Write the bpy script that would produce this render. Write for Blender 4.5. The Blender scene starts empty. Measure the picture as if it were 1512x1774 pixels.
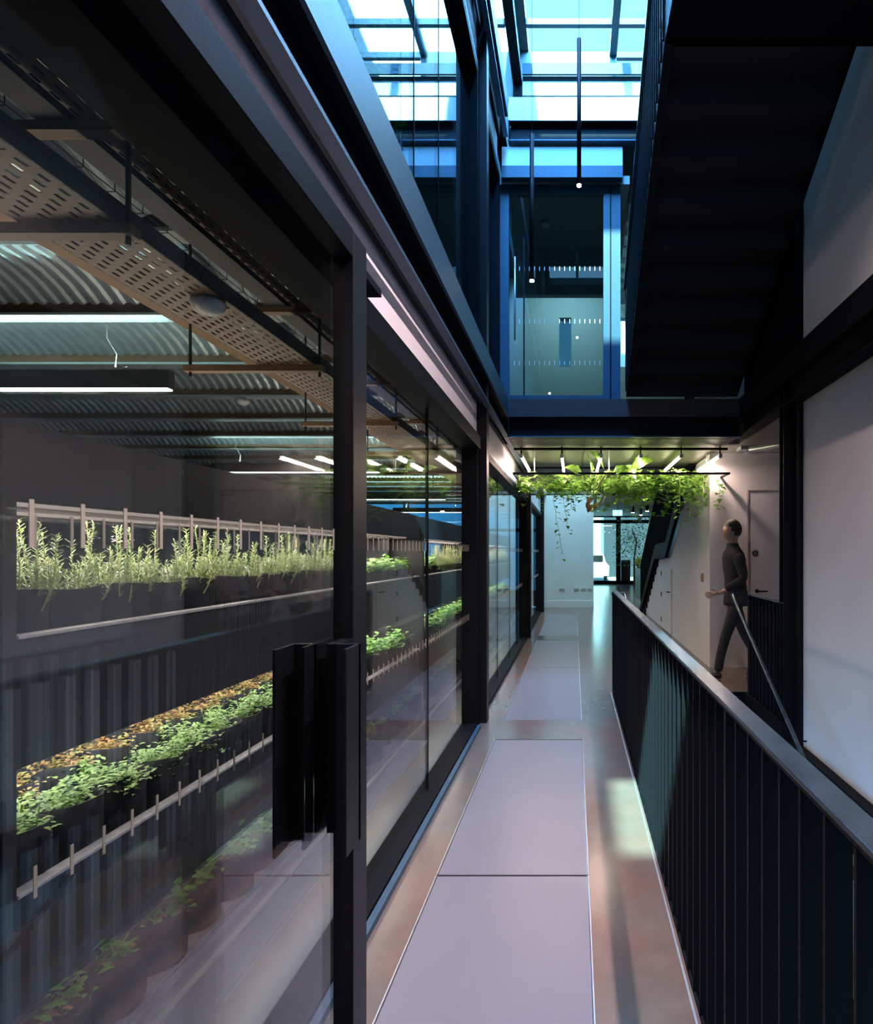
import bpy, bmesh, math, random
from mathutils import Vector, Matrix
random.seed(7)
C = bpy.context.scene.collection
SC = bpy.context.scene
PI = math.pi

# ------------------------------------------------------------------ camera
EYE = 1.45
cam_d = bpy.data.cameras.new('camera'); cam = bpy.data.objects.new('camera', cam_d); C.objects.link(cam)
cam.location = (0, 0, EYE); cam.rotation_euler = (PI/2, 0, 0)
cam_d.sensor_fit = 'HORIZONTAL'; cam_d.sensor_width = 36; cam_d.lens = 25.0
cam_d.shift_x = -(995-756)/1512; cam_d.shift_y = (957-887)/1512
cam_d.clip_start = 0.05; cam_d.clip_end = 200
SC.camera = cam
SC.view_settings.view_transform = 'Standard'; SC.view_settings.look = 'None'
SC.view_settings.gamma = 1; SC.view_settings.use_curve_mapping = False
SC.view_settings.exposure = 0.9
SC.cycles.use_denoising = True
SC.cycles.max_bounces = 10; SC.cycles.diffuse_bounces = 4; SC.cycles.glossy_bounces = 5
SC.cycles.transparent_max_bounces = 24; SC.cycles.transmission_bounces = 6
SC.cycles.caustics_reflective = False; SC.cycles.caustics_refractive = False
SC.cycles.sample_clamp_indirect = 4.0

# ------------------------------------------------------------------ sky, sun, large daylight, added fills
w = bpy.data.worlds.new('world'); SC.world = w; w.use_nodes = True
bg = w.node_tree.nodes['Background']
bg.inputs[0].default_value = (0.17, 0.52, 0.92, 1); bg.inputs[1].default_value = 1.6

def area(name, loc, rot, size, power, color, spread=None, sy=None):
    d = bpy.data.lights.new(name, 'AREA'); d.energy = power; d.color = color
    d.size = size
    if sy: d.shape = 'RECTANGLE'; d.size_y = sy
    if spread: d.spread = spread
    o = bpy.data.objects.new(name, d); C.objects.link(o); o.location = loc; o.rotation_euler = rot
    return o
sd = bpy.data.lights.new('sun', 'SUN'); sd.energy = 15.0; sd.angle = math.radians(.6); sd.color = (0.48, 1.0, 0.94)
sun = bpy.data.objects.new('sun', sd); C.objects.link(sun)
sun.rotation_euler = Vector((-0.10, -0.78, 1.0)).to_track_quat('Z', 'Y').to_euler()
sun.location = (0, 5, 12)
area('skylight_daylight', (0.4, 8.6, 9.9), (0, 0, 0), 2.6, 1300, (0.13, 0.48, 1.0), sy=4.4)
area('void_floor_fill', (-0.05, 2.6, 9.15), (0, 0, 0), 1.1, 15, (1.0, 0.84, 0.88), spread=math.radians(50), sy=7.0)  # added warm fill from roof height, aimed down at the floor panels
area('void_sky', (-0.08, 4.0, 9.1), (math.radians(38), 0, 0), 1.1, 270, (0.08, 0.39, 1.0), spread=math.radians(115), sy=3.0)
area('upstairs_fill', (-.1, 8.6, 5.7), (0, 0, 0), 1.0, 30, (0.55, 0.85, 0.95), sy=.8)  # added fill to brighten the room behind the glass screen
area('lightwell_daylight', (0.0, 13.6, 5.6), (0, 0, 0), 1.3, 120, (0.42, 0.80, 1.0), sy=4.2)

# ------------------------------------------------------------------ materials
def nm(name):
    m = bpy.data.materials.new(name); m.use_nodes = True
    nt = m.node_tree
    return m, nt, nt.nodes['Principled BSDF']
def simple(name, col, rough=0.5, metal=0.0, spec=0.5, noise=0.0, nscale=8, bump=0.0, bscale=200, trans=0):
    m, nt, b = nm(name)
    b.inputs['Base Color'].default_value = (*col, 1); b.inputs['Roughness'].default_value = rough
    b.inputs['Metallic'].default_value = metal; b.inputs['Specular IOR Level'].default_value = spec
    tc = nt.nodes.new('ShaderNodeTexCoord')
    if noise:
        n = nt.nodes.new('ShaderNodeTexNoise'); n.inputs['Scale'].default_value = nscale; n.inputs['Detail'].default_value = 5
        nt.links.new(tc.outputs['Object'], n.inputs['Vector'])
        r = nt.nodes.new('ShaderNodeValToRGB')
        r.color_ramp.elements[0].position = .3; r.color_ramp.elements[1].position = .7
        r.color_ramp.elements[0].color = (*[max(0, c*(1-noise)) for c in col], 1)
        r.color_ramp.elements[1].color = (*[min(1, c*(1+noise)) for c in col], 1)
        nt.links.new(n.outputs['Fac'], r.inputs['Fac']); nt.links.new(r.outputs['Color'], b.inputs['Base Color'])
    if bump:
        n2 = nt.nodes.new('ShaderNodeTexNoise'); n2.inputs['Scale'].default_value = bscale
        nt.links.new(tc.outputs['Object'], n2.inputs['Vector'])
        bp = nt.nodes.new('ShaderNodeBump'); bp.inputs['Strength'].default_value = bump; bp.inputs['Distance'].default_value = .002
        nt.links.new(n2.outputs['Fac'], bp.inputs['Height']); nt.links.new(bp.outputs['Normal'], b.inputs['Normal'])
    return m
def emit(name, col, s):
    m = bpy.data.materials.new(name); m.use_nodes = True; nt = m.node_tree
    nt.nodes.remove(nt.nodes['Principled BSDF'])
    e = nt.nodes.new('ShaderNodeEmission'); e.inputs[0].default_value = (*col, 1); e.inputs[1].default_value = s
    nt.links.new(e.outputs[0], nt.nodes['Material Output'].inputs[0]); return m
def glass(name, tint, refl=(1, 1, 1), ior=1.5):
    m = bpy.data.materials.new(name); m.use_nodes = True; nt = m.node_tree
    nt.nodes.remove(nt.nodes['Principled BSDF'])
    g = nt.nodes.new('ShaderNodeNewGeometry'); mr = nt.nodes.new('ShaderNodeMapRange')
    mr.inputs['To Min'].default_value = ior; mr.inputs['To Max'].default_value = 1/ior
    nt.links.new(g.outputs['Backfacing'], mr.inputs['Value'])
    f = nt.nodes.new('ShaderNodeFresnel'); nt.links.new(mr.outputs[0], f.inputs['IOR'])
    t = nt.nodes.new('ShaderNodeBsdfTransparent'); t.inputs[0].default_value = (*tint, 1)
    gl = nt.nodes.new('ShaderNodeBsdfGlossy'); gl.inputs['Roughness'].default_value = 0.0; gl.inputs[0].default_value = (*refl, 1)
    mx = nt.nodes.new('ShaderNodeMixShader')
    nt.links.new(f.outputs[0], mx.inputs[0]); nt.links.new(t.outputs[0], mx.inputs[1]); nt.links.new(gl.outputs[0], mx.inputs[2])
    nt.links.new(mx.outputs[0], nt.nodes['Material Output'].inputs[0]); return m

M = {}
M['steel'] = simple('black_steel', (.006, .007, .009), .55, 0.0, .04, bump=.25, bscale=350)
M['steel_gloss'] = simple('satin_black_steel', (.006, .006, .008), .42, 0.0, .25, bump=.25, bscale=350)
M['stair_steel'] = simple('black_stair_steel', (.020, .018, .021), .5, 0, .15)
M['slate'] = simple('slate_painted_steel', (.042, .036, .036), .5, 0, .3, noise=.08, nscale=12)
M['steel_soft'] = simple('dark_powder_steel', (.008, .009, .012), .52, 0.0, .10, bump=.35, bscale=300)
M['plate'] = simple('sky_tinted_steel_plate', (.022, .062, .105), .45, 0.0, .4, noise=.12, nscale=30, bump=.4, bscale=260)  # dark steel with the blue of the sky light put into its colour
M['rail_top'] = simple('sky_tinted_rail_steel', (.035, .062, .088), .26, .4, .5, noise=.3, nscale=25, bump=.15)  # blue tint is the sky's reflection put into the rail colour
M['edge_alu'] = simple('bare_aluminium', (.62, .58, .58), .35, .8, .5)
M['wall'] = simple('white_plaster', (.62, .585, .60), .7, 0, .3, noise=.035, nscale=1.6)
M['wall_far'] = simple('painted_plaster', (.66, .68, .68), .65, 0, .3, noise=.03, nscale=2)
M['fascia'] = simple('white_fascia_board', (.78, .72, .80), .6, 0, .3, noise=.03, nscale=2)
M['dark'] = simple('dark_grey_paint', (.03, .032, .036), .6)
M['ceil'] = simple('grey_soffit', (.28, .26, .25), .6, noise=.05, nscale=2)
M['soffit_panel'] = simple('olive_metal_soffit', (.16, .16, .13), .45, .4)
M['beige'] = simple('beige_steel', (.26, .16, .09), .55, 0, .4, noise=.06, nscale=6)
M['galv'] = simple('galvanised_deck', (.42, .50, .50), .36, .75, .5, noise=.10, nscale=9)
M['galv_strip'] = simple('galvanised_strip', (.55, .60, .58), .35, .7)
M['tile_grey'] = simple('grey_planting_room_floor', (.15, .145, .17), .25, 0, .5, noise=.08, nscale=3)
M['gravel'] = simple('pale_gravel_bed', (.48, .47, .50), .9, noise=.35, nscale=120, bump=1, bscale=150)
M['shelf'] = simple('charcoal_shelf_metal', (.035, .035, .042), .42, .1, .5, noise=.05, nscale=20)
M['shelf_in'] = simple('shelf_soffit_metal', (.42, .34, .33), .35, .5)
M['lip'] = simple('shelf_lip_metal', (.75, .70, .74), .38, .5, noise=.15, nscale=40)
M['felt'] = simple('black_grow_bag_felt', (.022, .022, .027), .85, 0, .2, noise=.5, nscale=22, bump=.5, bscale=120)
M['soil'] = simple('dark_soil', (.06, .04, .028), .95, noise=.4, nscale=80)
M['bark'] = simple('bark_chips', (.42, .24, .14), .8, noise=.3, nscale=40)
def leafmat(name, c1, c2, tr=.35, rough=.45):
    m, nt, b = nm(name)
    tc = nt.nodes.new('ShaderNodeTexCoord'); n = nt.nodes.new('ShaderNodeTexNoise'); n.inputs['Scale'].default_value = 14
    nt.links.new(tc.outputs['Object'], n.inputs['Vector'])
    r = nt.nodes.new('ShaderNodeValToRGB'); r.color_ramp.elements[0].position = .35; r.color_ramp.elements[1].position = .65
    r.color_ramp.elements[0].color = (*c1, 1); r.color_ramp.elements[1].color = (*c2, 1)
    nt.links.new(n.outputs['Fac'], r.inputs['Fac']); nt.links.new(r.outputs['Color'], b.inputs['Base Color'])
    b.inputs['Roughness'].default_value = rough
    t = nt.nodes.new('ShaderNodeBsdfTranslucent'); nt.links.new(r.outputs['Color'], t.inputs[0])
    mx = nt.nodes.new('ShaderNodeMixShader'); mx.inputs[0].default_value = tr
    nt.links.new(b.outputs[0], mx.inputs[1]); nt.links.new(t.outputs[0], mx.inputs[2])
    nt.links.new(mx.outputs[0], nt.nodes['Material Output'].inputs[0]); return m
M['rosemary'] = leafmat('rosemary_needles', (.20, .33, .13), (.44, .52, .25))
M['rosestem'] = leafmat('rosemary_stems', (.34, .30, .14), (.46, .44, .20), .1)
M['mint'] = leafmat('mint_leaves', (.15, .27, .07), (.38, .50, .19))
M['thyme'] = leafmat('thyme_leaves', (.40, .20, .09), (.34, .34, .11))
M['bigleaf'] = leafmat('broad_leaves', (.09, .28, .04), (.28, .50, .11))
M['vine'] = leafmat('vine_leaves', (.07, .20, .025), (.26, .46, .07), .4)
M['vinestem'] = simple('vine_stems', (.22, .34, .08), .6)
M['dryleaf'] = simple('dry_orange_leaves', (.62, .30, .12), .7)
M['flower'] = simple('pale_lilac_petals', (.75, .68, .82), .6)
M['tree'] = leafmat('tree_leaves', (.12, .22, .05), (.34, .46, .12))
M['skin'] = simple('skin', (.42, .25, .19), .5)
M['hair'] = simple('dark_hair', (.018, .014, .012), .5)
M['suit'] = simple('charcoal_wool', (.030, .029, .031), .85, 0, .2)
M['shoe'] = simple('black_shoe_leather', (.012, .012, .012), .4)
M['white'] = simple('white_plastic', (.70, .69, .68), .4)
M['sign_black'] = simple('black_sign_plastic', (.01, .01, .01), .4)
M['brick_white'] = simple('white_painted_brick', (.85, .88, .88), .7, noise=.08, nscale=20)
def dashmat():
    m, nt, b = nm('frosted_manifestation'); b.inputs['Base Color'].default_value = (.46, .40, .33, 1)
    t = nt.nodes.new('ShaderNodeBsdfTransparent'); mx = nt.nodes.new('ShaderNodeMixShader'); mx.inputs[0].default_value = .35
    nt.links.new(b.outputs[0], mx.inputs[1]); nt.links.new(t.outputs[0], mx.inputs[2]); nt.links.new(mx.outputs[0], nt.nodes['Material Output'].inputs[0]); return m
M['dash'] = dashmat()
M['glass'] = glass('clear_glass', (.93, .95, .95))
M['glass_up'] = glass('blue_green_glass', (.80, .90, .92), (1, 1, 1), 1.6)
M['led_warm'] = emit('warm_led_tube', (1.0, .80, .66), 14)
M['led_white'] = emit('white_led_diffuser', (.95, 1.0, .98), 2.6)
M['led_pt'] = emit('downlight_lens', (1.0, .93, .85), 30)
M['led_grow'] = emit('grow_strip_led', (1.0, .76, .68), .30)
M['sign_glow'] = emit('exit_sign_panel', (.30, .70, .80), 1.0)
M['sign_white'] = emit('exit_sign_figure', (.95, 1, 1), 1.6)

# concrete floor
def concrete():
    m, nt, b = nm('polished_concrete')
    tc = nt.nodes.new('ShaderNodeTexCoord')
    def noise(s, d, off=0):
        mp = nt.nodes.new('ShaderNodeMapping'); mp.inputs['Location'].default_value = (off, off, 0)
        nt.links.new(tc.outputs['Object'], mp.inputs['Vector'])
        n = nt.nodes.new('ShaderNodeTexNoise'); n.inputs['Scale'].default_value = s; n.inputs['Detail'].default_value = d; n.inputs['Roughness'].default_value = .6
        nt.links.new(mp.outputs[0], n.inputs['Vector']); return n
    a = noise(.9, 3); r = nt.nodes.new('ShaderNodeValToRGB')
    r.color_ramp.elements[0].position = .36; r.color_ramp.elements[0].color = (.130, .118, .105, 1)
    r.color_ramp.elements[1].position = .66; r.color_ramp.elements[1].color = (.185, .098, .074, 1)
    nt.links.new(a.outputs['Fac'], r.inputs['Fac'])
    c = noise(9, 8, 5); r2 = nt.nodes.new('ShaderNodeValToRGB')
    r2.color_ramp.elements[0].position = .3; r2.color_ramp.elements[0].color = (.88, .88, .88, 1)
    r2.color_ramp.elements[1].position = .7; r2.color_ramp.elements[1].color = (1.10, 1.10, 1.10, 1)
    nt.links.new(c.outputs['Fac'], r2.inputs['Fac'])
    mx = nt.nodes.new('ShaderNodeMix'); mx.data_type = 'RGBA'; mx.blend_type = 'MULTIPLY'; mx.inputs['Factor'].default_value = 1
    nt.links.new(r.outputs['Color'], mx.inputs['A']); nt.links.new(r2.outputs['Color'], mx.inputs['B'])
    nt.links.new(mx.outputs['Result'], b.inputs['Base Color'])
    rr = nt.nodes.new('ShaderNodeMapRange'); rr.inputs['To Min'].default_value = .14; rr.inputs['To Max'].default_value = .26
    nt.links.new(c.outputs['Fac'], rr.inputs['Value']); nt.links.new(rr.outputs[0], b.inputs['Roughness'])
    return m
M['concrete'] = concrete()
M['floorglass'] = simple('frosted_floor_glass', (.160, .148, .172), .36, 0, .5, noise=.05, nscale=2.2)

def perforated():
    m, nt, b = nm('perforated_beige_tray')
    b.inputs['Base Color'].default_value = (.20, .118, .060, 1); b.inputs['Roughness'].default_value = .5
    tc = nt.nodes.new('ShaderNodeTexCoord'); sx = nt.nodes.new('ShaderNodeSeparateXYZ'); nt.links.new(tc.outputs['Object'], sx.inputs[0])
    def mth(op, a, bb=None):
        n = nt.nodes.new('ShaderNodeMath'); n.operation = op
        for i, v in enumerate((a, bb)):
            if v is None: continue
            if isinstance(v, (int, float)): n.inputs[i].default_value = v
            else: nt.links.new(v, n.inputs[i])
        return n.outputs[0]
    u = mth('DIVIDE', sx.outputs['X'], .028); row = mth('FLOOR', u); fu = mth('SUBTRACT', u, row)
    v = mth('ADD', mth('DIVIDE', sx.outputs['Y'], .055), mth('MULTIPLY', row, .37)); fv = mth('FRACT', v)
    a = mth('MULTIPLY', mth('GREATER_THAN', fu, .32), mth('LESS_THAN', fu, .68))
    c = mth('MULTIPLY', a, mth('LESS_THAN', fv, .55))
    t = nt.nodes.new('ShaderNodeBsdfTransparent'); mx = nt.nodes.new('ShaderNodeMixShader')
    nt.links.new(c, mx.inputs[0]); nt.links.new(b.outputs[0], mx.inputs[1]); nt.links.new(t.outputs[0], mx.inputs[2])
    nt.links.new(mx.outputs[0], nt.nodes['Material Output'].inputs[0]); return m
M['perf'] = perforated()

# ------------------------------------------------------------------ mesh helpers
ONES = 'zeroth first second third fourth fifth sixth seventh eighth ninth tenth eleventh twelfth thirteenth fourteenth fifteenth sixteenth seventeenth eighteenth nineteenth'.split()
TENS = {2: 'twent', 3: 'thirt', 4: 'fort', 5: 'fift', 6: 'sixt'}
def ordinal(n):
    if n < 20: return ONES[n]
    return TENS[n//10]+'ieth' if n % 10 == 0 else TENS[n//10]+'y-'+ONES[n % 10]
class MB:
    def __init__(s): s.v = []; s.f = []; s.smooth = False
    def quad(s, a, b, c, d):
        n = len(s.v); s.v += [tuple(a), tuple(b), tuple(c), tuple(d)]; s.f.append((n, n+1, n+2, n+3)); return s
    def box(s, x0, x1, y0, y1, z0, z1):
        n = len(s.v)
        s.v += [(x0, y0, z0), (x1, y0, z0), (x1, y1, z0), (x0, y1, z0), (x0, y0, z1), (x1, y0, z1), (x1, y1, z1), (x0, y1, z1)]
        for q in ((0, 3, 2, 1), (4, 5, 6, 7), (0, 1, 5, 4), (1, 2, 6, 5), (2, 3, 7, 6), (3, 0, 4, 7)): s.f.append(tuple(n+i for i in q))
        return s
    def prism(s, pts, axis, a0, a1):
        """extrude a 2-D polygon; axis 'x': pts are (y,z), 'y': (x,z), 'z': (x,y)"""
        def P(p, a):
            return {'x': (a, p[0], p[1]), 'y': (p[0], a, p[1]), 'z': (p[0], p[1], a)}[axis]
        n = len(s.v); k = len(pts)
        s.v += [P(p, a0) for p in pts] + [P(p, a1) for p in pts]
        s.f.append(tuple(range(n, n+k))); s.f.append(tuple(range(n+2*k-1, n+k-1, -1)))
        for i in range(k):
            j = (i+1) % k; s.f.append((n+i, n+k+i, n+k+j, n+j))
        return s
    def tube(s, pts, r, seg=8, caps=True, r1=None):
        pts = [Vector(p) for p in pts]; n0 = len(s.v); k = len(pts)
        t = (pts[1]-pts[0]).normalized(); up = Vector((0, 0, 1)) if abs(t.z) < .9 else Vector((1, 0, 0))
        nx = t.cross(up).normalized(); ny = nx.cross(t).normalized()
        for i, p in enumerate(pts):
            tt = (pts[min(i+1, k-1)]-pts[max(i-1, 0)]).normalized()
            nx = (nx - tt*nx.dot(tt)).normalized(); ny = tt.cross(nx).normalized()
            rr = r if r1 is None else r+(r1-r)*i/(k-1)
            for j in range(seg):
                a = 2*PI*j/seg; q = p+nx*math.cos(a)*rr+ny*math.sin(a)*rr; s.v.append(tuple(q))
        for i in range(k-1):
            for j in range(seg):
                a = n0+i*seg+j; b = n0+i*seg+(j+1) % seg
                s.f.append((a, b, b+seg, a+seg))
        if caps:
            s.f.append(tuple(n0+seg-1-j for j in range(seg))); s.f.append(tuple(n0+(k-1)*seg+j for j in range(seg)))
        return s
    def lathe(s, prof, cx, cy, cz, seg=20):
        n0 = len(s.v)
        for r, z in prof:
            for j in range(seg):
                a = 2*PI*j/seg; s.v.append((cx+r*math.cos(a), cy+r*math.sin(a), cz+z))
        for i in range(len(prof)-1):
            for j in range(seg):
                a = n0+i*seg+j; b = n0+i*seg+(j+1) % seg
                s.f.append((a, b, b+seg, a+seg))
        return s
    def leaf(s, p, d, up, L, W, fold=.25, droop=.25):
        """a pointed leaf blade of four quads with a folded midrib"""
        d = d.normalized(); sd = d.cross(up)
        if sd.length < 1e-4: sd = Vector((1, 0, 0))
        sd.normalize(); n = sd.cross(d).normalized()
        mid1 = p+d*L*.4+n*L*.04; tip = p+d*L-n*L*droop
        a = p+d*L*.35+sd*W*.5+n*W*fold; b = p+d*L*.35-sd*W*.5+n*W*fold
        c = p+d*L*.72+sd*W*.32+n*(W*fold-L*droop*.45); e = p+d*L*.72-sd*W*.32+n*(W*fold-L*droop*.45)
        m2 = p+d*L*.72-n*L*droop*.5
        i = len(s.v); s.v += [tuple(q) for q in (p, a, mid1, b, c, m2, e, tip)]
        s.f += [(i, i+1, i+2), (i, i+2, i+3), (i+1, i+4, i+5, i+2), (i+2, i+5, i+6, i+3), (i+4, i+7, i+5), (i+5, i+7, i+6)]
        return s
    def build(s, name, mat, parent=None, smooth=False):
        xs = [v[0] for v in s.v]; ys = [v[1] for v in s.v]; zs = [v[2] for v in s.v]
        o0 = Vector(((min(xs)+max(xs))/2, (min(ys)+max(ys))/2, min(zs)))
        me = bpy.data.meshes.new(name)
        me.from_pydata([(v[0]-o0.x, v[1]-o0.y, v[2]-o0.z) for v in s.v], [], s.f)
        if smooth or s.smooth:
            for p in me.polygons: p.use_smooth = True
        me.materials.append(M[mat] if isinstance(mat, str) else mat); me.update()
        o = bpy.data.objects.new(name, me); C.objects.link(o)
        o.location = o0
        if parent:
            o.parent = parent; o.location = o0 - wl(parent)
        return o
def wl(o):
    v = Vector(o.location)
    while o.parent: o = o.parent; v += Vector(o.location)
    return v
def box(*a): return MB().box(*a)
def tag(o, label=None, cat=None, group=None, kind=None):
    if label: o['label'] = label
    if cat: o['category'] = cat
    if group: o['group'] = group
    if kind: o['kind'] = kind
    return o
def thing(name, loc, label=None, cat=None, group=None, kind=None):
    o = bpy.data.objects.new(name, None); C.objects.link(o); o.location = loc; o.empty_display_size = .1
    return tag(o, label, cat, group, kind)
def struct(name, mb, mat, label=None, smooth=False):
    o = mb.build(name, mat, smooth=smooth); o['kind'] = 'structure'
    if label: o['label'] = label; o['category'] = name.split('_')[0]
    return o
def bevel(o, w=.003, seg=2):
    m = o.modifiers.new('bevel', 'BEVEL'); m.width = w; m.segments = seg; m.limit_method = 'ANGLE'; return o
def kids(o): return list(o.children)
def copy_tree(o, loc=None, parent=None, rz=None, sc=None):
    c = o.copy(); C.objects.link(c); c.parent = parent
    if loc is not None: c.location = loc
    if rz is not None: c.rotation_euler = (0, 0, rz)
    if sc is not None: c.scale = sc
    for ch in kids(o): copy_tree(ch, parent=c)
    return c

# ================================================================== SETTING
# ---- floors (slabs end at the stair void x .402..1.77, y -1.5..6.25)
VX0, VX1, VY1 = .402, 1.77, 6.30
# glass floor panel openings (x -.622...065)
PX0, PX1 = -.622, .065
PAN = [(-.82, .49), (.49, 1.40*0+1.0), ]  # placeholder overwritten below
PAN = [(0.78, 2.722), (2.728, 4.700), (5.24, 7.665), (7.671, 10.02), (10.55, 12.43), (12.436, 14.36)]
fl = MB()
fl.box(-.90, PX0, -1.5, 16.0, -.28, 0).box(PX1, VX0-.012, -1.5, VY1, -.28, 0)
ys = [-1.5] + [q for p in PAN for q in p] + [16.0]
for a, b in ((-1.5, PAN[0][0]), (PAN[1][1], PAN[2][0]), (PAN[3][1], PAN[4][0]), (PAN[5][1], 16.0)):
    fl.box(PX0, PX1, a, b, -.28, 0)
fl.box(PX1, 4.2, VY1, 16.0, -.28, 0)
fl.box(-.9, 4.2, 16.0, 30, -.28, 0)
struct('floor', fl, 'concrete', 'polished brown and grey concrete floor of the corridor')
struct('floor_planting_room', MB().box(-7, -1.22, -1.5, 18, -.20, -.02), 'tile_grey')
struct('floor_lower_level', box(-1.2, 2.2, -3, 8, -3.3, -3.2), 'dark')
# panels
for i, (a, b) in enumerate(PAN):
    o = thing('floor_light_panel', ((PX0+PX1)/2, (a+b)/2, -.05),
              ['nearest frosted glass floor panel, cut off by the bottom of the picture',
               'frosted glass floor panel second from the camera, in front of the concrete cross strip',
               'frosted glass floor panel just beyond the first concrete cross strip',
               'fourth frosted glass floor panel, before the second cross strip',
               'bluish floor panel beyond the second cross strip',
               'farthest bluish floor panel, in front of the wall with sockets'][i], 'floor panel', 'glass panels set in the corridor floor')
    box(PX0+.008, PX1-.008, a+.004, b-.004, -.05, -.003).build('glass_panel', 'floorglass', o)
    fr = MB().box(PX0, PX0+.005, a, b, -.05, .001).box(PX1-.005, PX1, a, b, -.05, .001)
    fr.build('edge_frame', 'edge_alu', o)
# floor edge trims
struct('trim_1', box(VX0-.030, VX0-.022, -1.5, VY1, -.05, .0025), 'edge_alu', 'thin metal strip in the floor along the balustrade')
struct('trim_2', box(-.80, -.772, -1.5, 5.0, 0, .028), 'plate', 'blue grey steel threshold strip under the near glazing')

# ---- walls
struct('wall_right', box(1.88, 2.0, -1.5, 4.98, -.14, 9.3), 'wall', 'tall pale plaster wall right of the stair void')
struct('wall_right_lower', box(1.90, 2.02, -1.5, 6.3, -3.2, -.45), 'wall')
struct('trim_3', box(1.80, 1.90, -1.5, 5.1, -.50, -.14), 'steel', 'black steel stringer along the foot of the right wall')
YW = 7.62
struct('wall_back', box(1.70, 4.2, YW, YW+.15, 0, 2.75), 'wall', 'pink lit plaster wall with the accessible toilet door')
# side wall with understair profile, x=1.70, y 7.77..14.63
st = [(7.77, 0), (14.63, 0), (12.14, 1.317), (10.78, 1.36), (8.45, 2.68), (7.77, 2.68)]
struct('wall_understair', MB().prism([(y, z) for y, z in st], 'x', 1.70, 1.82), 'wall', 'white wall under the far staircase')
struct('wall_end', box(-.9, .505, 16.05, 16.25, 0, 3.4), 'wall_far', 'pale teal end wall with four sockets')
struct('baseboard_end', box(-.9, .508, 16.02, 16.06, 0, .17), 'wall_far', 'pale skirting of the end wall')
struct('wall_hall_side', box(4.2, 4.35, YW, 28, 0, 3.5), 'dark')
struct('wall_passage_left', box(.3, .505, 16.26, 27.7, 0, 3.5), 'wall_far')
# planting room shell
struct('wall_planting_side', box(-7.1, -7, -1.5, 18, -.2, 3.1), 'dark')
struct('wall_planting_end', MB().box(-7, -.9, 17.5, 17.6, -.1, .35).box(-7, -.9, 17.5, 17.6, 2.95, 3.1).box(-7, -6.8, 17.5, 17.6, .35, 2.95).box(-1.05, -.9, 17.5, 17.6, .35, 2.95), 'dark')
M['glass_end'] = glass('blue_tinted_glass', (.34, .54, .60))
for i, (a, b) in enumerate(((-6.8, -4.9), (-4.85, -2.9), (-2.85, -1.05))):
    o = thing('window_%d' % (10+i), ((a+b)/2, 17.55, .35), ['left', 'middle', 'right'][i]+' blue tinted window in the end wall of the planting room', 'window', kind='structure')
    box(a, b, 17.54, 17.55, .35, 2.95).build('pane', 'glass_end', o)
    MB().box(a, b, 17.5, 17.6, 2.05, 2.14).box(a, a+.05, 17.5, 17.6, .35, 2.95).box(b-.05, b, 17.5, 17.6, .35, 2.95).build('window_frame', 'steel', o)
struct('wall_behind', MB().box(-7, -.9, -1.6, -1.5, 0, 3.1).box(-.9, 2.2, -5.2, -5.1, -3.2, 9.3), 'dark')
struct('floor_behind', MB().box(-.9, VX0-.012, -5.1, -1.5, -.28, 0), 'concrete')
struct('wall_facade_behind', MB().box(-1.0, -.85, -5.1, -1.5, 0, 9.3).box(1.88, 2.0, -5.1, -1.5, -.14, 9.3), 'dark')

# ---- ceilings
cl = MB().box(-.72, 1.77, 6.60, 7.0, 2.70, 2.80).box(-.9, 4.2, 7.0, 10.6, 2.70, 3.05).box(.6, 4.2, 10.6, 16.0, 2.70, 3.05)
cl.box(1.90, 4.2, 4.9, 7.0, 2.70, 3.05)
struct('ceiling', cl, 'ceil', 'grey soffit beyond the landing')
struct('ceiling_far', box(-.9, 4.3, 16.0, 28, 3.1, 3.4), 'dark')
struct('wall_lightwell', MB().box(-.9, -.74, 10.6, 16.0, 2.9, 5.8).box(.6, .75, 10.6, 16, 3.0, 5.8).box(-.9, .75, 16.25, 16.4, 3.4, 5.8).box(-.9, .75, 10.45, 10.6, 3.05, 5.8), 'wall_far')
struct('ceiling_lightwell', box(-.9, .75, 10.4, 16.4, 5.8, 5.9), 'wall_far')
# planting room corrugated vaults (ribs curve over each bay)
def vaults():
    m = MB(); x0, x1 = -7.0, -.95; pitch = .075; nx = int((x1-x0)/(pitch/4)); B = .90
    for bay in range(-2, 20):
        y0 = .80+bay*B; n0 = len(m.v); ns = 9
        if y0+B > 17.5: break
        for i in range(nx+1):
            x = x0+(x1-x0)*i/nx; ph = (x/pitch) % 1.0
            rib = .012 if ph < .5 else -.0
            for j in range(ns):
                t = j/(ns-1); m.v.append((x, y0+.05+(B-.10)*t, 2.86+.13*math.sin(PI*t)**.8+rib))
        for i in range(nx):
            for j in range(ns-1):
                a = n0+i*ns+j; m.f.append((a, a+1, a+ns+1, a+ns))
    return m
vo = struct('ceiling_planting_room', vaults(), 'galv', 'curved corrugated metal ceiling of the planting room')
struct('ceiling_slab', box(-7.1, -.95, -1.5, 18, 3.03, 3.12), 'dark')
j0 = None
for k in range(-1, 19):
    y = .80+k*.90
    if j0 is None:
        j0 = thing('ceiling_joist', (-4, y, 2.80), 'narrow steel joist between two corrugated ceiling vaults', 'joist', 'joists of the planting room ceiling')
        box(-7, -.97, y-.055, y+.055, 2.80, 2.815).build('flange', 'galv_strip', j0)
        box(-7, -.97, y-.012, y+.012, 2.815, 3.02).build('web', 'beige', j0)
    else: c = copy_tree(j0, loc=(-4, y, 2.80))
    (j0 if k == -1 else c)['label'] = ordinal(k+2)+' narrow steel joist from the near end under the corrugated ceiling'

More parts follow.
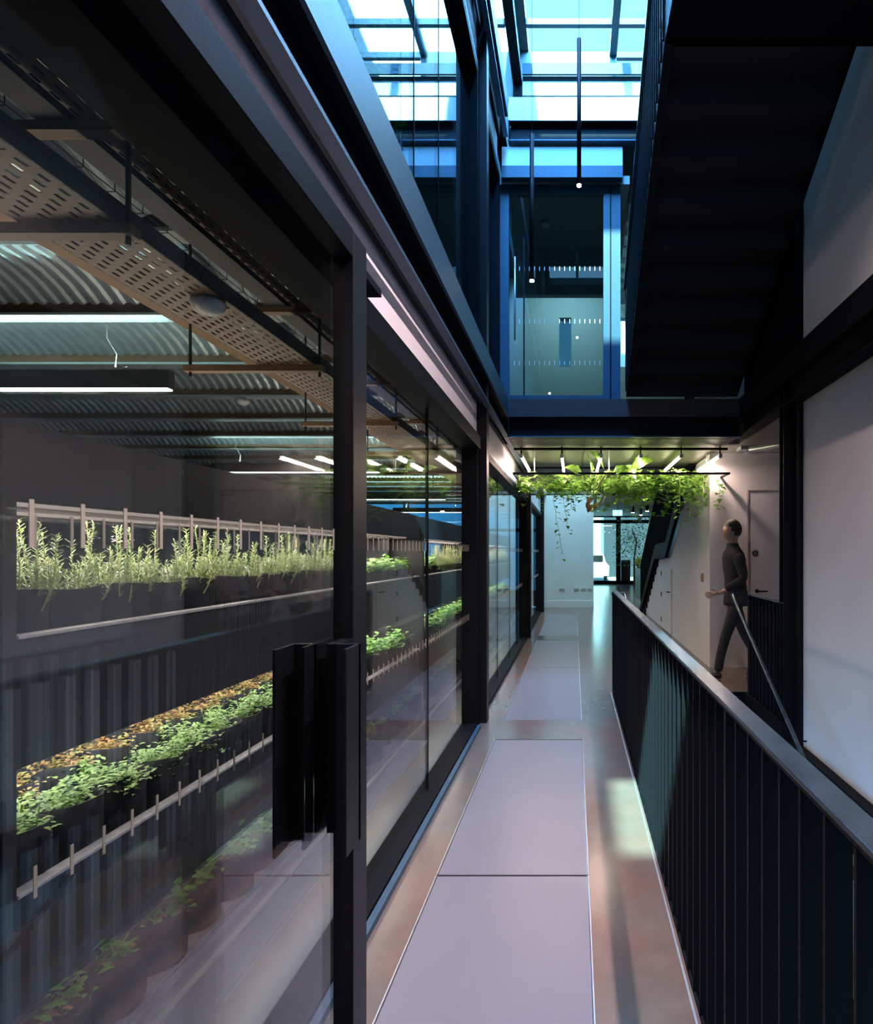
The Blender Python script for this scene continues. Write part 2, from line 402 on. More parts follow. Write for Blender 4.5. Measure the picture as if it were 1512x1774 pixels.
# ---- roof
rf = MB().box(-1.0, 2.1, -5.2, -4.5, 9.3, 9.5).box(-1.0, 2.1, -3.4, 2.12, 9.3, 9.5).box(-1.0, 2.1, 3.2, 3.75, 9.3, 9.5).box(-1.0, 2.1, 5.6, 6.79, 9.3, 9.5).box(-7, -.72, -5.2, 13, 9.3, 9.5).box(1.95, 3.5, -5.2, 13, 9.3, 9.5).box(-1, 3.5, 11.2, 13, 9.3, 9.5)
struct('roof', rf, 'dark')
rb = MB()
for y in (7.6, 8.95, 9.55, 10.75): rb.box(-.72, 1.95, y, y+.07, 9.25, 9.34)
rb.box(.55, .66, 6.79, 11.2, 9.22, 9.34)
struct('trim_4', rb, 'plate', 'blue lit steel bars of the skylight')
o = thing('window_skylight', (.6, 9, 9.35), kind='structure')
box(-.72, 1.95, 6.79, 11.2, 9.345, 9.36).build('pane', 'glass', o)

# ================================================================== STEEL FRAME
def column(y, x0=-.86, x1=-.745, z1=9.3, label='', grp='steel columns of the glazed facade'):
    o = thing('steel_column', ((x0+x1)/2, y+.055, 0), label, 'column', grp)
    box(x0, x1, y, y+.012, 0, z1).build('flange', 'steel_gloss', o)
    box(x0, x1, y+.12, y+.132, 0, z1).build('flange', 'steel_soft', o)
    box((x0+x1)/2-.006, (x0+x1)/2+.006, y+.012, y+.12, 0, z1).build('web', 'steel', o)
    box(x1-.012, x1, y+.012, y+.12, 0, z1).build('cover_plate', 'steel_gloss', o)
    return o
column(5.144, label='black steel column nearest the camera in the glazed facade')
column(10.32, label='middle black steel column of the glazed facade, beyond the hanging plants')
column(14.78, label='farthest black steel column of the glazed facade, by the end wall')
o = thing('steel_column', (1.805, 5.13, 0), 'black steel post rising beside the pale right wall', 'column')
box(1.77, 1.845, 5.13, 5.142, -.5, 9.3).build('flange', 'steel', o)
box(1.77, 1.845, 5.23, 5.242, -.5, 9.3).build('flange', 'steel', o)
box(1.80, 1.812, 5.142, 5.23, -.5, 9.3).build('web', 'steel', o)
box(1.845, 1.99, 4.98, 5.135, -.5, 9.3).build('wall_end_trim', 'steel', o)

def edge_beam(y0, y1, z0, label, x=-.706):
    o = thing('edge_beam', (x-.05, (y0+y1)/2, z0), label, 'beam', 'steel edge beams of the upper floor')
    box(x-.05, x-.0, y0, y1, z0, z0+.016).build('bottom_flange', 'plate', o)
    box(x-.10, x-.085, y0, y1, z0+.016, z0+.218).build('web', 'steel', o)
    box(x-.05, x-.03, y0, y1, z0+.05, z0+.058).build('cable_strip', 'steel', o)
    box(x-.016, x, y0, y1, z0+.218, z0+.416).build('fascia_plate', 'plate', o)
    box(x-.11, x-.016, y0, y1, z0+.218, z0+.236).build('shelf_flange', 'steel', o)
    return o
edge_beam(-1.5, 6.43, 2.679, 'blue lit steel beam running over the near glazing up to the landing')
edge_beam(6.45, 10.6, 2.679, 'steel beam over the glazing beyond the landing')
edge_beam(-1.5, 6.43, 5.854, 'steel beam along the second upper floor above the tall glass')
# landing beam across
def landing_beam(z0, label, x0=-.706, x1=1.77, y=6.45, fm='plate'):
    o = thing('landing_beam', ((x0+x1)/2, y, z0), label, 'beam', 'steel beams at the front of the landings')
    box(x0, x1, y, y+.09, z0, z0+.014).build('bottom_flange', 'plate', o)
    box(x0+.02, x1, y+.075, y+.09, z0+.014, z0+.22).build('web', 'steel_soft', o)
    box(x0, x0+.012, y, y+.09, z0, z0+.22).build('end_plate', 'steel_soft', o)
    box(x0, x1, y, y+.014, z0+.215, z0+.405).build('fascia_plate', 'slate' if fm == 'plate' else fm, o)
    box(x0, x1, y+.014, y+.09, z0+.215, z0+.23).build('top_flange', 'steel', o)
    return o
landing_beam(2.679, 'dark steel beam under the first landing, above the hanging plants')
o = thing('side_beam', (1.80, 2.5, 2.68), 'black steel beam running along the right side between the two pale wall areas', 'beam')
box(1.76, 1.87, -1.5, 6.54, 2.68, 2.70).build('bottom_flange', 'steel', o)
box(1.83, 1.85, -1.5, 6.54, 2.70, 2.90).build('web', 'steel', o)
box(1.755, 1.772, -1.5, 6.54, 2.885, 3.09).build('fascia_plate', 'steel', o)
box(1.77, 1.875, -1.5, 6.54, 2.885, 2.90).build('top_flange', 'steel', o)
# landing slabs
struct('floor_landing', box(-.70, 4.2, 6.54, 9.4, 2.90, 3.09), 'dark')
struct('floor_upstairs_left', box(-7, -.80, -1.5, 17.5, 3.13, 3.20), 'dark')
# upper landing
struct('floor_landing_upper', box(-.70, 4.2, 6.58, 9.4, 5.86, 6.06), 'dark')
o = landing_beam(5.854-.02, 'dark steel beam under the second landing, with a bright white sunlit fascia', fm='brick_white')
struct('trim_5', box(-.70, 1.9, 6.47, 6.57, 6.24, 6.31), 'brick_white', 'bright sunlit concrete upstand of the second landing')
struct('trim_6', box(-.78, .515, 6.50, 6.56, 5.58, 5.80), 'wall_far', 'pale blue lit band above the upper glass screen')
struct('trim_7', box(-.78, .515, 6.47, 6.56, 5.455, 5.58), 'plate', 'blue lit steel head above the upper glass screen')
# upper level beams seen through the void
o = thing('roof_beam', (.6, 8.4, 7.2), 'blue lit steel beam crossing high under the skylight', 'beam')
box(-.72, 1.95, 8.36, 8.39, 8.05, 8.20).build('fascia_plate', 'plate', o)
box(-.72, 1.95, 8.40, 8.62, 8.0, 8.05).build('bottom_flange', 'steel_soft', o)
box(-.72, 1.95, 8.42, 8.60, 7.80, 8.0).build('concrete_infill', 'brick_white', o)
# upstairs room behind the glass screen
struct('wall_upstairs_back', MB().box(-3.0, -.24, 9.5, 9.65, 3.1, 9.3).box(-.05, .66, 9.5, 9.65, 3.1, 9.3).box(.88, 4.2, 9.5, 9.65, 3.1, 5.9)
       .box(-.24, -.05, 9.5, 9.65, 3.1, 4.36).box(-.24, -.05, 9.5, 9.65, 5.13, 9.3).box(.66, .88, 9.5, 9.65, 3.1, 4.36).box(.66, .88, 9.5, 9.65, 5.13, 5.9), simple('teal_grey_paint', (.16, .22, .22), .6), 'teal grey back wall of the upstairs corridor')
struct('ceiling_upstairs', MB().box(-.80, .6, 6.6, 8.0, 5.46, 5.55).box(-.80, .6, 8.0, 8.1, 4.85, 5.5), simple('grey_green_ceiling', (.28, .34, .32), .6))
struct('wall_outside', box(-1.2, 2, 11.0, 11.2, 3.5, 6), 'brick_white')
struct('wall_right_recess', MB().box(1.90, 2.0, 5.14, 6.6, 3.05, 9.3), 'dark')
struct('wall_side_passage', MB().box(4.2, 4.35, 4.9, YW, 0, 3.1).box(2.0, 4.2, 4.9, 5.0, 0, 3.1), 'wall')
struct('floor_side_passage', box(1.90, 4.2, 4.9, VY1, -.28, 0), 'concrete')
struct('wall_upstairs_right', box(1.9, 4.2, 6.6, 9.4, 3.1, 9.3), 'dark')
# corrugated ceiling strip right of the screen
m = MB()
for k in range(9):
    y0 = 6.7+k*.3
    for j in range(6):
        a = y0+.3*j/6; b = y0+.3*(j+1)/6
        za = 5.3+.08*math.sin(PI*j/6); zb = 5.3+.08*math.sin(PI*(j+1)/6)
        m.quad((.62, a, za), (1.9, a, za), (1.9, b, zb), (.62, b, zb))
struct('ceiling_upstairs_deck', m, 'galv')

# ================================================================== FACADE GLAZING
def dashes(x, y0, y1, z0, z1, pitch, wd, parent, t=.0015):
    m = MB(); y = y0
    while y < y1: m.box(x, x+t, y, y+wd, z0, z1); y += pitch
    return m.build('manifestation', 'dash', parent)
def bay(n, y0, y1, z0, z1, joints=(), gm='glass', label=None, man=True, dz=(.89, .942)):
    XF0, XF1 = -.935, -.805
    o = thing('window_%d' % n, (-.87, (y0+y1)/2, z0), label, 'window', kind='structure')
    box(XF0, XF1, y0, y1, z0, z0+.035).build('sill_rail', 'steel', o)
    box(XF0, XF1, y0, y1, z1-.07, z1).build('head_rail', 'steel', o)
    box(XF0-.0, XF1, y0, y1, z1, z1+.03).build('head_trim', 'plate', o)
    box(XF0, XF1, y0, y0+.10, z0+.035, z1-.07).build('stile', 'steel', o)
    box(XF0, XF1, y1-.10, y1, z0+.035, z1-.07).build('stile', 'steel', o)
    pane = box(-.887, -.875, y0+.09, y1-.09, z0+.03, z1-.06).build('pane', gm, o)
    if joints:
        jm = MB()
        for y in joints: jm.box(-.890, -.872, y-.003, y+.003, z0+.03, z1-.06)
        jm.build('glass_joint', 'steel', pane)
    if man:
        ys_ = -1.175 if n == 1 else y0+.13
        dashes(-.8745, ys_, y1-.12, z0+dz[0], z0+dz[1], .0718, .0065, pane)
        dashes(-.8745, ys_, y1-.12, z0+1.458, z0+1.512, .0718, .006, pane)
    return o
bay(1, -1.5, 5.12, 0, 2.38, joints=(3.62,), label='large glazed screen beside the planting room, nearest bay')
bay(2, 5.30, 10.30, 0, 2.38, joints=(6.9, 8.2, 9.3), label='second bay of the glazed planting room screen')
bay(3, 10.47, 14.76, 0, 2.38, joints=(12.4,), label='third bay of the glazed planting room screen')
bay(4, 14.93, 16.0, 0, 2.38, man=False, label='short last bay of the glazed screen at the end wall')
bay(5, -1.5, 5.12, 3.21, 5.50, joints=(3.3, 3.9), gm='glass_up', man=False, label='upper floor glazed screen over the near beam')
bay(6, 5.30, 6.55, 3.21, 5.50, gm='glass_up', man=False, label='narrow upper floor glazing beside the landing')
bay(7, -1.5, 5.12, 6.30, 8.7, gm='glass_up', man=False)
bay(8, 5.30, 9.4, 6.30, 8.7, gm='glass_up', man=False)
for i, (a, b) in enumerate(((-1.5, 5.14), (5.28, 10.31), (10.46, 14.77), (14.92, 16.0))):
    struct('trim_%d' % (10+i), box(-.87, -.83, a, b, 2.41, 2.80), 'fascia', ['lilac white fascia board over the near glazing', 'white fascia board over the second glazing bay, lit by the tube lights', 'white fascia board over the third bay', 'short white fascia by the end wall'][i])
struct('trim_14', box(-.87, -.83, -1.5, 5.14, 5.53, 5.90), 'fascia')
struct('trim_15', box(-.87, -.83, 5.28, 6.5, 5.53, 5.90), 'wall_far', 'pale fascia board at second floor level')
struct('wall_facade_top', box(-.90, -.85, -1.5, 11, 8.7, 9.3), 'dark')
# upstairs rooms left
struct('wall_upstairs_left', box(-4.2, -4.1, -1.5, 10.5, 3.2, 9.3), simple('deep_green_grey', (.045, .06, .06), .7))
struct('ceiling_upstairs_left', box(-4.2, -.9, -1.5, 10.5, 5.75, 5.9), 'dark')
struct('wall_upstairs_left_end', box(-4.2, -.9, 9.6, 9.7, 3.2, 9.3), 'dark')

# ---- sliding door
XD = -.63
o = thing('door_1', (XD-.03, .9, 0), 'sliding glass door with a black frame, nearest the camera on the left', 'door', kind='structure')
bevel(box(XD-.058, XD, 1.727, 1.838, .012, 2.37).build('stile', 'steel_gloss', o), .002)
bevel(box(XD-.058, XD, -1.0, 1.727, 2.29, 2.37).build('top_rail', 'steel', o), .002)
box(XD-.058, XD, -1.0, 1.727, .012, .08).build('bottom_rail', 'steel_soft', o)
box(XD-.045, XD-.033, -1.0, 1.74, .07, 2.30).build('pane', 'glass', o)
dashes(XD-.0325, .7355-.0772*5, 1.70, 1.456, 1.515, .0772, .0065, o)
hd = MB()
hd.box(XD+.052, XD+.060, 1.515, 1.617, .686, 1.208)
hd.box(XD+.000, XD+.060, 1.600, 1.617, .686, 1.208)
ho = hd.build('handle', 'steel_gloss', o); bevel(ho, .0015)
hd = MB().box(XD-.066, XD-.058, 1.545, 1.72, .690, 1.208).box(XD-.118, XD-.110, 1.50, 1.617, .69, 1.208).box(XD-.118, XD-.058, 1.60, 1.617, .69, 1.208)
bevel(hd.build('handle', 'steel_soft', o), .0015)
hd = MB().box(XD-.032, XD+.0, 1.62, 1.727, .700, 1.205)
hd.build('lock_case', 'steel', o)
# head track box
o = thing('door_track', (-.72, .9, 2.37), 'black sliding door track box over the near door', 'door track')
box(-.80, -.775, -1.5, 5.0, 2.30, 2.405).build('track_housing', 'steel', o)
box(-.775, -.70, -1.5, 2.2, 2.375, 2.40).build('track_plate', 'steel', o)

# ================================================================== UPPER GLASS SCREEN (landing)
o = thing('window_9', (-.09, 6.62, 3.09), 'tall glass screen with a blue lit frame on the upper landing', 'window', kind='structure')
YS = 6.60
box(-.90, -.715, YS, YS+.08, 3.09, 5.455).build('jamb', 'plate', o)
box(.315, .50, YS, YS+.08, 3.09, 5.455).build('jamb', 'plate', o)
box(.385, .40, YS-.012, YS+.0, 3.09, 5.455).build('jamb_stop', 'steel_soft', o)
box(-.715, .315, YS, YS+.08, 5.36, 5.455).build('head', 'plate', o)
box(-.715, .315, YS, YS+.08, 3.09, 3.16).build('sill', 'plate', o)
box(-.715, .315, YS+.03, YS+.042, 3.16, 5.36).build('pane', 'glass_up', o)
box(-.56, -.545, YS+.02, YS+.05, 3.16, 4.9).build('glass_edge', 'steel_soft', o)
m = MB()
for z in (4.53, 3.955, 3.50):
    x = -.66
    while x < .30: m.box(x, x+.006, YS+.026, YS+.029, z, z+.045); x += .055
m.build('manifestation', 'white', o)
h = MB().tube([(-.645, YS-.04, 3.75), (-.645, YS-.04, 4.65)], .010, 10)
for z in (3.95, 4.45): h.tube([(-.645, YS-.04, z), (-.645, YS+.03, z)], .007, 8)
h.build('pull_handle', 'edge_alu', o, smooth=True)
# smoke detector on upstairs ceiling
m = MB().lathe([(0, .0), (.05, .0), (.055, .02), (.05, .05), (0, .05)], -.35, 7.35, 5.40)
tag(m.build('smoke_detector', 'white', smooth=True), 'round smoke detector on the upstairs ceiling behind the glass screen', 'smoke detector')

# ================================================================== UPPER STAIR
SM = .53; SB = 6.45; SZ0 = 3.115; SX0, SX1 = .55, 1.73
STEP = .305; RIS = STEP*SM
stair = thing('upper_staircase', (1.15, 6.4, 3.09), 'black steel staircase seen from below at the upper right', 'staircase')
n = 9
for sgn, (xa, xb) in enumerate(((SX0, SX0+.012), (SX1-.012, SX1))):
    pts = [(SB, SZ0-.01), (SB, SZ0+.28), (SB-STEP*n, SZ0+.28+RIS*n), (SB-STEP*n, SZ0-.01+RIS*n)]
    MB().prism(pts, 'x', xa, xb).build('stringer', 'steel_soft' if sgn == 0 else 'steel', stair)
MB().prism([(SB, SZ0-.012), (SB, SZ0), (SB-STEP*n, SZ0+RIS*n), (SB-STEP*n, SZ0-.012+RIS*n)], 'x', SX0-.0, SX0+.055).build('stringer_flange', 'steel_soft', stair)
for i in range(n):
    ya = SB-.02-STEP*i; z = SZ0+.02+RIS*i
    m = MB().box(SX0+.012, SX1-.012, ya-STEP, ya, z+RIS-.03, z+RIS-.018).box(SX0+.012, SX1-.012, ya-.008, ya, z-.035, z+RIS-.018)
    m.build('step', 'stair_steel', stair)
# balustrade on the open side
bl = MB()
k = 0
while k*.1 < STEP*n:
    y = SB-.03-k*.1; z = SZ0+.28+(SB-y)*SM
    bl.box(SX0-.012, SX0-.0, y-.006, y+.006, z-.25, z+.86); k += 1
bl.build('baluster_row', 'steel', stair)
MB().prism([(SB, SZ0+1.13), (SB, SZ0+1.15), (SB-STEP*n, SZ0+1.15+RIS*n), (SB-STEP*n, SZ0+1.13+RIS*n)], 'x', SX0-.03, SX0+.02).build('handrail', 'rail_top', stair)
yt = SB-STEP*n
box(SX0, 1.87, -2.0, yt+.02, SZ0-.01+RIS*n, SZ0+.2+RIS*n).build('half_landing', 'steel', stair)

MB().box(.80, 1.88, -2.0, 5.0, 5.75, 5.87).box(.95, 1.88, 5.0, 6.4, 5.75, 5.87).build('light_block_slab', 'steel', stair)  # unseen slab added to keep blue light off the right wall
# balustrade on landing right, over the side beam
o = thing('landing_balustrade', (1.80, 5.8, 3.09), 'black railing on the upper floor edge behind the staircase', 'railing')
box(1.77, 1.82, 5.25, 6.40, 4.13, 4.14).build('top_rail', 'steel', o)
for i in range(11):
    box(1.78, 1.82, 5.28+i*.107, 5.288+i*.107, 3.09, 4.13).build('baluster', 'steel', o)

# ================================================================== LONG BALUSTRADE
def flatbar(x0, x1, y, t, z0, z1): return MB().box(x0, x1, y-t/2, y+t/2, z0, z1)
bal = thing('balustrade', (.425, 3.4, -.1), 'long black steel balustrade along the right of the corridor', 'railing')
bevel(box(.397, .449, -.35, 6.47, 1.040, 1.050).build('top_rail', 'rail_top', bal), .0015)
box(.404, .442, -.35, 6.47, 1.026, 1.034).build('under_rail', 'steel_soft', bal)
box(.402, .412, -.35, 6.47, -.16, -.035).build('base_plate', 'steel_soft', bal)
PIT = .1077; first = None; firstp = None
for i in range(-14, 46):
    y = 1.623+PIT*i
    if i % 9 == 0:
        if firstp is None:
            firstp = flatbar(.402, .447, y, .018, -.15, 1.026).build('post', 'steel_soft', bal)
        else:
            c = firstp.copy(); C.objects.link(c); c.location.y = y-bal.location.y
    else:
        if first is None:
            first = flatbar(.402, .447, y, .009, -.15, 1.026).build('baluster', 'steel_soft', bal)
        else:
            c = first.copy(); C.objects.link(c); c.location.y = y-bal.location.y
# right return balustrade
bal2 = thing('balustrade', (1.80, 5.7, -.05), 'short black balustrade beside the post at the head of the descending stair', 'railing')
bevel(box(1.775, 1.825, 5.15, 6.22, 1.010, 1.020).build('top_rail', 'rail_top', bal2), .0015)
box(1.772, 1.83, 5.15, 6.24, -.02, -.005).build('base_plate', 'steel_soft', bal2)
for i in range(10):
    flatbar(1.78, 1.82, 5.22+.107*i, .009, -.005, 1.010).build('baluster', 'steel_soft', bal2)
flatbar(1.775, 1.825, 6.205, .02, -.005, 1.010).build('post', 'steel_soft', bal2)
# void edge steel at the head of the stair
struct('trim_8', MB().box(VX0, VX1, VY1-.012, VY1, -.30, .002).box(1.765, 1.78, 5.15, VY1, -.30, -.0), 'steel', 'dark steel edge of the stair void')
# descending stair
ds = thing('lower_staircase', (1.1, 5, -3.2), 'dark staircase descending behind the long balustrade', 'staircase')
for i in range(12):
    ya = VY1-.02-i*.30; z = -.17*(i+1)
    MB().box(.47, 1.76, ya-.31, ya, z-.04, z).box(.47, 1.76, ya-.01, ya, z, z+.13).build('step', 'steel_soft', ds)
for x in (.455, 1.762):
    MB().prism([(VY1-.02, -.02), (VY1-.02, -.40), (VY1-3.62, -.40-2.04), (VY1-3.62, -.02-2.04)], 'x', x, x+.012).build('stringer', 'steel', ds)
def handrail(x, side, label):
    o = thing('stair_handrail', (x, 6.3, -1), label, 'handrail', 'tubular handrails of the descending stair')
    y0, z0 = 6.36, 1.01
    pts = [(x-side*.02+side*.16, y0+.02, z0+.004), (x+side*.02, y0+.02, z0+.004), (x, y0-.02, z0-.003)] + [(x, y0-t, z0-.53*t) for t in (.1, .5, 1.0, 2.0, 3.2, 4.6)]
    MB().tube(pts, .017, 12).build('rail_tube', 'rail_top', o, smooth=True)
    for t in (.45, 1.75, 3.0):
        z = z0-.53*t
        MB().tube([(x, y0-t, z-.01), (x, y0-t, z-.06), (x+side*.11, y0-t, z-.07)], .007, 8).build('bracket', 'steel', o, smooth=True)
    return o
handrail(1.655, 1, 'dark tubular handrail sloping down in front of the short balustrade')
handrail(.53, -1, 'tubular handrail starting behind the far end of the long balustrade')

# ================================================================== WC DOOR AND WALL FITTINGS
o = thing('door_2', (2.6, YW, 0), 'pale toilet door in the pink lit wall, partly hidden by the post', 'door', kind='structure')
box(2.21, 3.10, YW-.012, YW+.02, .01, 2.18).build('leaf', 'wall', o)
m = MB().box(2.170, 2.185, YW-.02, YW, 0, 2.235).box(2.185, 3.14, YW-.02, YW, 2.22, 2.235)
m.build('architrave', simple('warm_trim', (.40, .30, .28), .6), o)
MB().box(2.95, 3.09, YW-.05, YW-.012, 2.16, 2.175).build('door_closer', 'steel', o)
h = MB().tube([(2.29, YW-.012, .965), (2.29, YW-.06, .965), (2.41, YW-.06, .965)], .010, 10); h.build('lever_handle', 'steel', o, smooth=True)
m = MB().lathe([(0, 0), (.024, 0)], 2.29, 0, 0)
m = MB(); m.tube([(2.29, YW-.013, .965), (2.29, YW-.02, .965)], .025, 20); m.build('handle_rose', 'steel', o)
# accessible sign
o = thing('toilet_sign', (2.268, YW-.014, 1.40), 'round black wheelchair sign on the pale toilet door', 'sign')
cx, cz, yy = 2.268, 1.437, YW-.0125
MB().tube([(cx, yy, cz), (cx, yy-.004, cz)], .040, 32).build('disc', 'sign_black', o)
f = MB(); y1 = yy-.0045
f.tube([(cx-.004, y1, cz+.024), (cx-.004, y1-.001, cz+.024)], .0052, 14)
f.tube([(cx-.003, y1, cz+.016), (cx-.001, y1, cz-.002), (cx+.012, y1, cz-.002), (cx+.018, y1, cz-.018), (cx+.024, y1, cz-.017)], .0028, 6)
f.tube([(cx-.002, y1, cz+.008), (cx+.010, y1, cz+.008)], .0022, 6)
arc = [(cx-.002+.016*math.cos(a), y1, cz-.010+.016*math.sin(a)) for a in [math.radians(t) for t in range(115, 345, 15)]]
f.tube(arc, .0026, 6)
f.build('wheelchair_symbol', 'white', o)
# alarm point and switches on the understair wall
o = thing('door_3', (1.69, 11.0, 0), 'low white cupboard door under the far stair', 'door', kind='structure')
box(1.680, 1.702, 10.55, 11.75, .02, 1.15).build('leaf', 'wall', o)
for z in (.12, .6, 1.0): box(1.672, 1.682, 11.70, 11.76, z, z+.09).build('hinge', 'steel', o)
MB().tube([(1.68, 10.68, .75), (1.64, 10.68, .75), (1.64, 10.80, .75)], .01, 8).build('lever_handle', 'steel', o)
o = tag(box(1.675, 1.70, 7.98, 8.06, 1.06, 1.17).build('call_point', 'beige'), 'small brass coloured wall unit on the white wall left of the walking person', 'wall unit')
o = tag(box(1.688, 1.70, 9.9, 9.98, .55, .63).build('wall_socket', 'white'), 'small single socket low on the white wall under the far stair', 'socket')
for i, (a, b) in enumerate(((968, 978), (993.5, 1003), (1005.5, 1015), (1018, 1024.5))):
    xa = (a-995)/1050*16.04; xb = (b-995)/1050*16.04
    o = thing('wall_socket', ((xa+xb)/2, 16.04, .44), ['double socket standing alone on the teal end wall, leftmost', 'double socket second from left on the teal end wall', 'double socket third from left on the teal end wall', 'single square socket rightmost on the teal end wall'][i], 'socket', 'sockets on the end wall')
    bevel(box(xa, xb, 16.035, 16.05, .435, .515).build('face_plate', 'white', o), .003)
    box(xa+.01, xb-.01, 16.030, 16.036, .449, .501).build('rocker', 'galv_strip', o)

# ================================================================== FAR STAIR
fs = thing('far_staircase', (2.2, 11, 0), 'black railed staircase rising at the far right of the hall', 'staircase')
low = [(14.75, -.0), (12.20, 1.317), (10.78, 1.36), (8.3, 2.76)]
up = [(8.3, 3.02), (10.72, 1.64), (12.05, 1.60), (14.95, .10), (14.95, 0)]
MB().prism(low+up, 'x', 1.60, 1.66).build('stringer', 'steel', fs)
m = MB()
def zup(y):
    if y > 12.05: return .10+(14.95-y)/2.9*1.5
    if y > 10.72: return 1.62
    return 1.64+(10.72-y)*.57
y = 8.35
while y < 14.9:
    m.box(1.61, 1.65, y-.005, y+.005, zup(y)-.05, zup(y)+.95); y += .095
m.build('baluster_row', 'steel', fs)
MB().prism([(8.3, 3.97), (10.72, 2.59), (12.05, 2.57), (14.95, 1.05), (14.95, 1.09), (12.05, 2.62), (10.72, 2.64), (8.3, 4.02)], 'x', 1.60, 1.66).build('handrail', 'rail_top', fs)
for i in range(8):
    ya = 14.7-i*.3; box(1.66, 2.9, ya-.30, ya, .165*i, .165*(i+1)).build('step', 'steel_soft', fs)

# ================================================================== END DOORS
YE = 27.7
def X(px, Y): return (px-995)/1050*Y
def Z(py, Y): return EYE-(py-957)/1050*Y
o = thing('door_4', (1.9, YE, 0), 'black framed glass entrance doors at the far end of the hall', 'door', kind='structure')
fx = [X(1024, YE), X(1067, YE), X(1075, YE), X(1127, YE)]
zt = 2.78
box(fx[0], fx[3], YE, YE+.08, zt, zt+.16).build('transom', 'steel', o)
box(fx[0], fx[3], YE, YE+.08, 3.05, 3.12).build('head', 'steel', o)
box(fx[1], fx[2], YE, YE+.08, 0, 3.1).build('post', 'steel', o)
box(fx[3]-.08, fx[3]+.05, YE, YE+.08, 0, 3.1).build('post', 'steel', o)
box(fx[0]-.1, fx[0]+.06, YE, YE+.08, 0, 3.1).build('post', 'steel', o)
box(fx[0], fx[1], YE, YE+.06, .0, .16).build('kick_rail', 'steel', o)
box(fx[2], fx[3], YE, YE+.06, .0, .16).build('kick_rail', 'steel', o)
box(fx[0], fx[3], YE+.03, YE+.04, .1, 3.05).build('pane', 'glass', o)
box(fx[2]+.02, X(1092, YE), YE+.05, YE+.4, 0, 1.1).build('inner_panel', 'dark', o)
struct('wall_end_hall', box(fx[3]+.05, 4.4, YE, YE+.2, 0, 3.4), 'dark')
struct('ground_outside', box(-1.2, 15, YE+.1, 60, -.05, -.01), simple('pale_paving', (.5, .55, .58), .7, noise=.1, nscale=2))
struct('wall_street', box(-1.6, 1.75, 40, 40.3, 0, 9), 'brick_white', 'bright building across the street')
struct('wall_street_dark', box(1.75, 15, 36, 36.3, 0, 6), 'dark')
# parked car outside
cy = 31; cx0 = .9
o = thing('car', (cx0, cy, 0), 'pale parked car seen through the end doors', 'car')
MB().prism([(cx0-.85, .25), (cx0+.85, .25), (cx0+.88, .75), (cx0+.7, .95), (cx0+.58, 1.38), (cx0-.58, 1.38), (cx0-.7, .95), (cx0-.88, .75)], 'y', cy, cy+3.8).build('body', 'white', o)
box(cx0-.55, cx0+.55, cy-.02, cy, .97, 1.3).build('windscreen', 'sign_black', o)
for x in (cx0-.8, cx0+.62): MB().tube([(x, cy+.7, .3), (x+.18, cy+.7, .3)], .3, 18).build('wheel', 'sign_black', o)
# exit sign
YX = 20.0
o = thing('exit_sign', (X(1069.5, YX), YX, 2.65), 'small lit blue green exit sign hanging in front of the end doors', 'sign')
xs0, xs1 = X(1061, YX), X(1078, YX); zs0, zs1 = Z(893.5, YX), Z(883.5, YX)
box(xs0, xs1, YX, YX+.03, zs0, zs1).build('sign_box', 'sign_glow', o)
m = MB(); zc = (zs0+zs1)/2
xa = xs1-.075
m.prism([(xa-.045, zc-.005), (xa, zc+.055), (xa+.045, zc-.005), (xa+.018, zc-.005), (xa+.018, zc-.06), (xa-.018, zc-.06), (xa-.018, zc-.005)], 'y', YX-.004, YX-.001)
m.build('arrow', 'sign_white', o)
m = MB(); xb = xs0+.10
m.tube([(xb+.01, YX-.003, zc+.045), (xb+.01, YX-.004, zc+.045)], .014, 10)
m.tube([(xb+.005, YX-.003, zc+.028), (xb-.012, YX-.003, zc-.01), (xb-.045, YX-.003, zc-.035)], .008, 6)
m.tube([(xb-.012, YX-.003, zc-.01), (xb+.015, YX-.003, zc-.03), (xb+.012, YX-.003, zc-.06)], .008, 6)
m.tube([(xb-.03, YX-.003, zc+.01), (xb, YX-.003, zc+.025), (xb+.035, YX-.003, zc+.005)], .006, 6)
m.build('running_figure', 'sign_white', o)
MB().tube([(X(1069.5, YX), YX+.015, zs1), (X(1069.5, YX), YX+.015, 3.1)], .008, 8).build('hanger', 'steel', o)
# hall spot lights
for i, (px, py, Y) in enumerate(((1096, 888.5, 19), (1110, 892.5, 21), (1121, 886, 18))):
    x, z = X(px, Y), Z(py, Y)
    o = thing('ceiling_spotlight', (x, Y, 3.1), ['ceiling spotlight nearest the exit sign', 'lowest of the three hall ceiling spotlights', 'ceiling spotlight nearest the far stair'][i], 'spotlight', 'spotlights in the far hall')
    MB().tube([(x, Y, z+.01), (x, Y, z+.22)], .05, 14).build('housing', 'steel', o, smooth=False)
    MB().tube([(x, Y, z), (x, Y, z+.012)], .045, 14).build('lens', 'led_pt', o)
    MB().tube([(x, Y, z+.22), (x, Y, 3.1)], .01, 8).build('stem', 'steel', o)
area('hall_spot_light', (1.9, 20, 3.0), (0, 0, 0), .6, 25, (1, .85, .7))

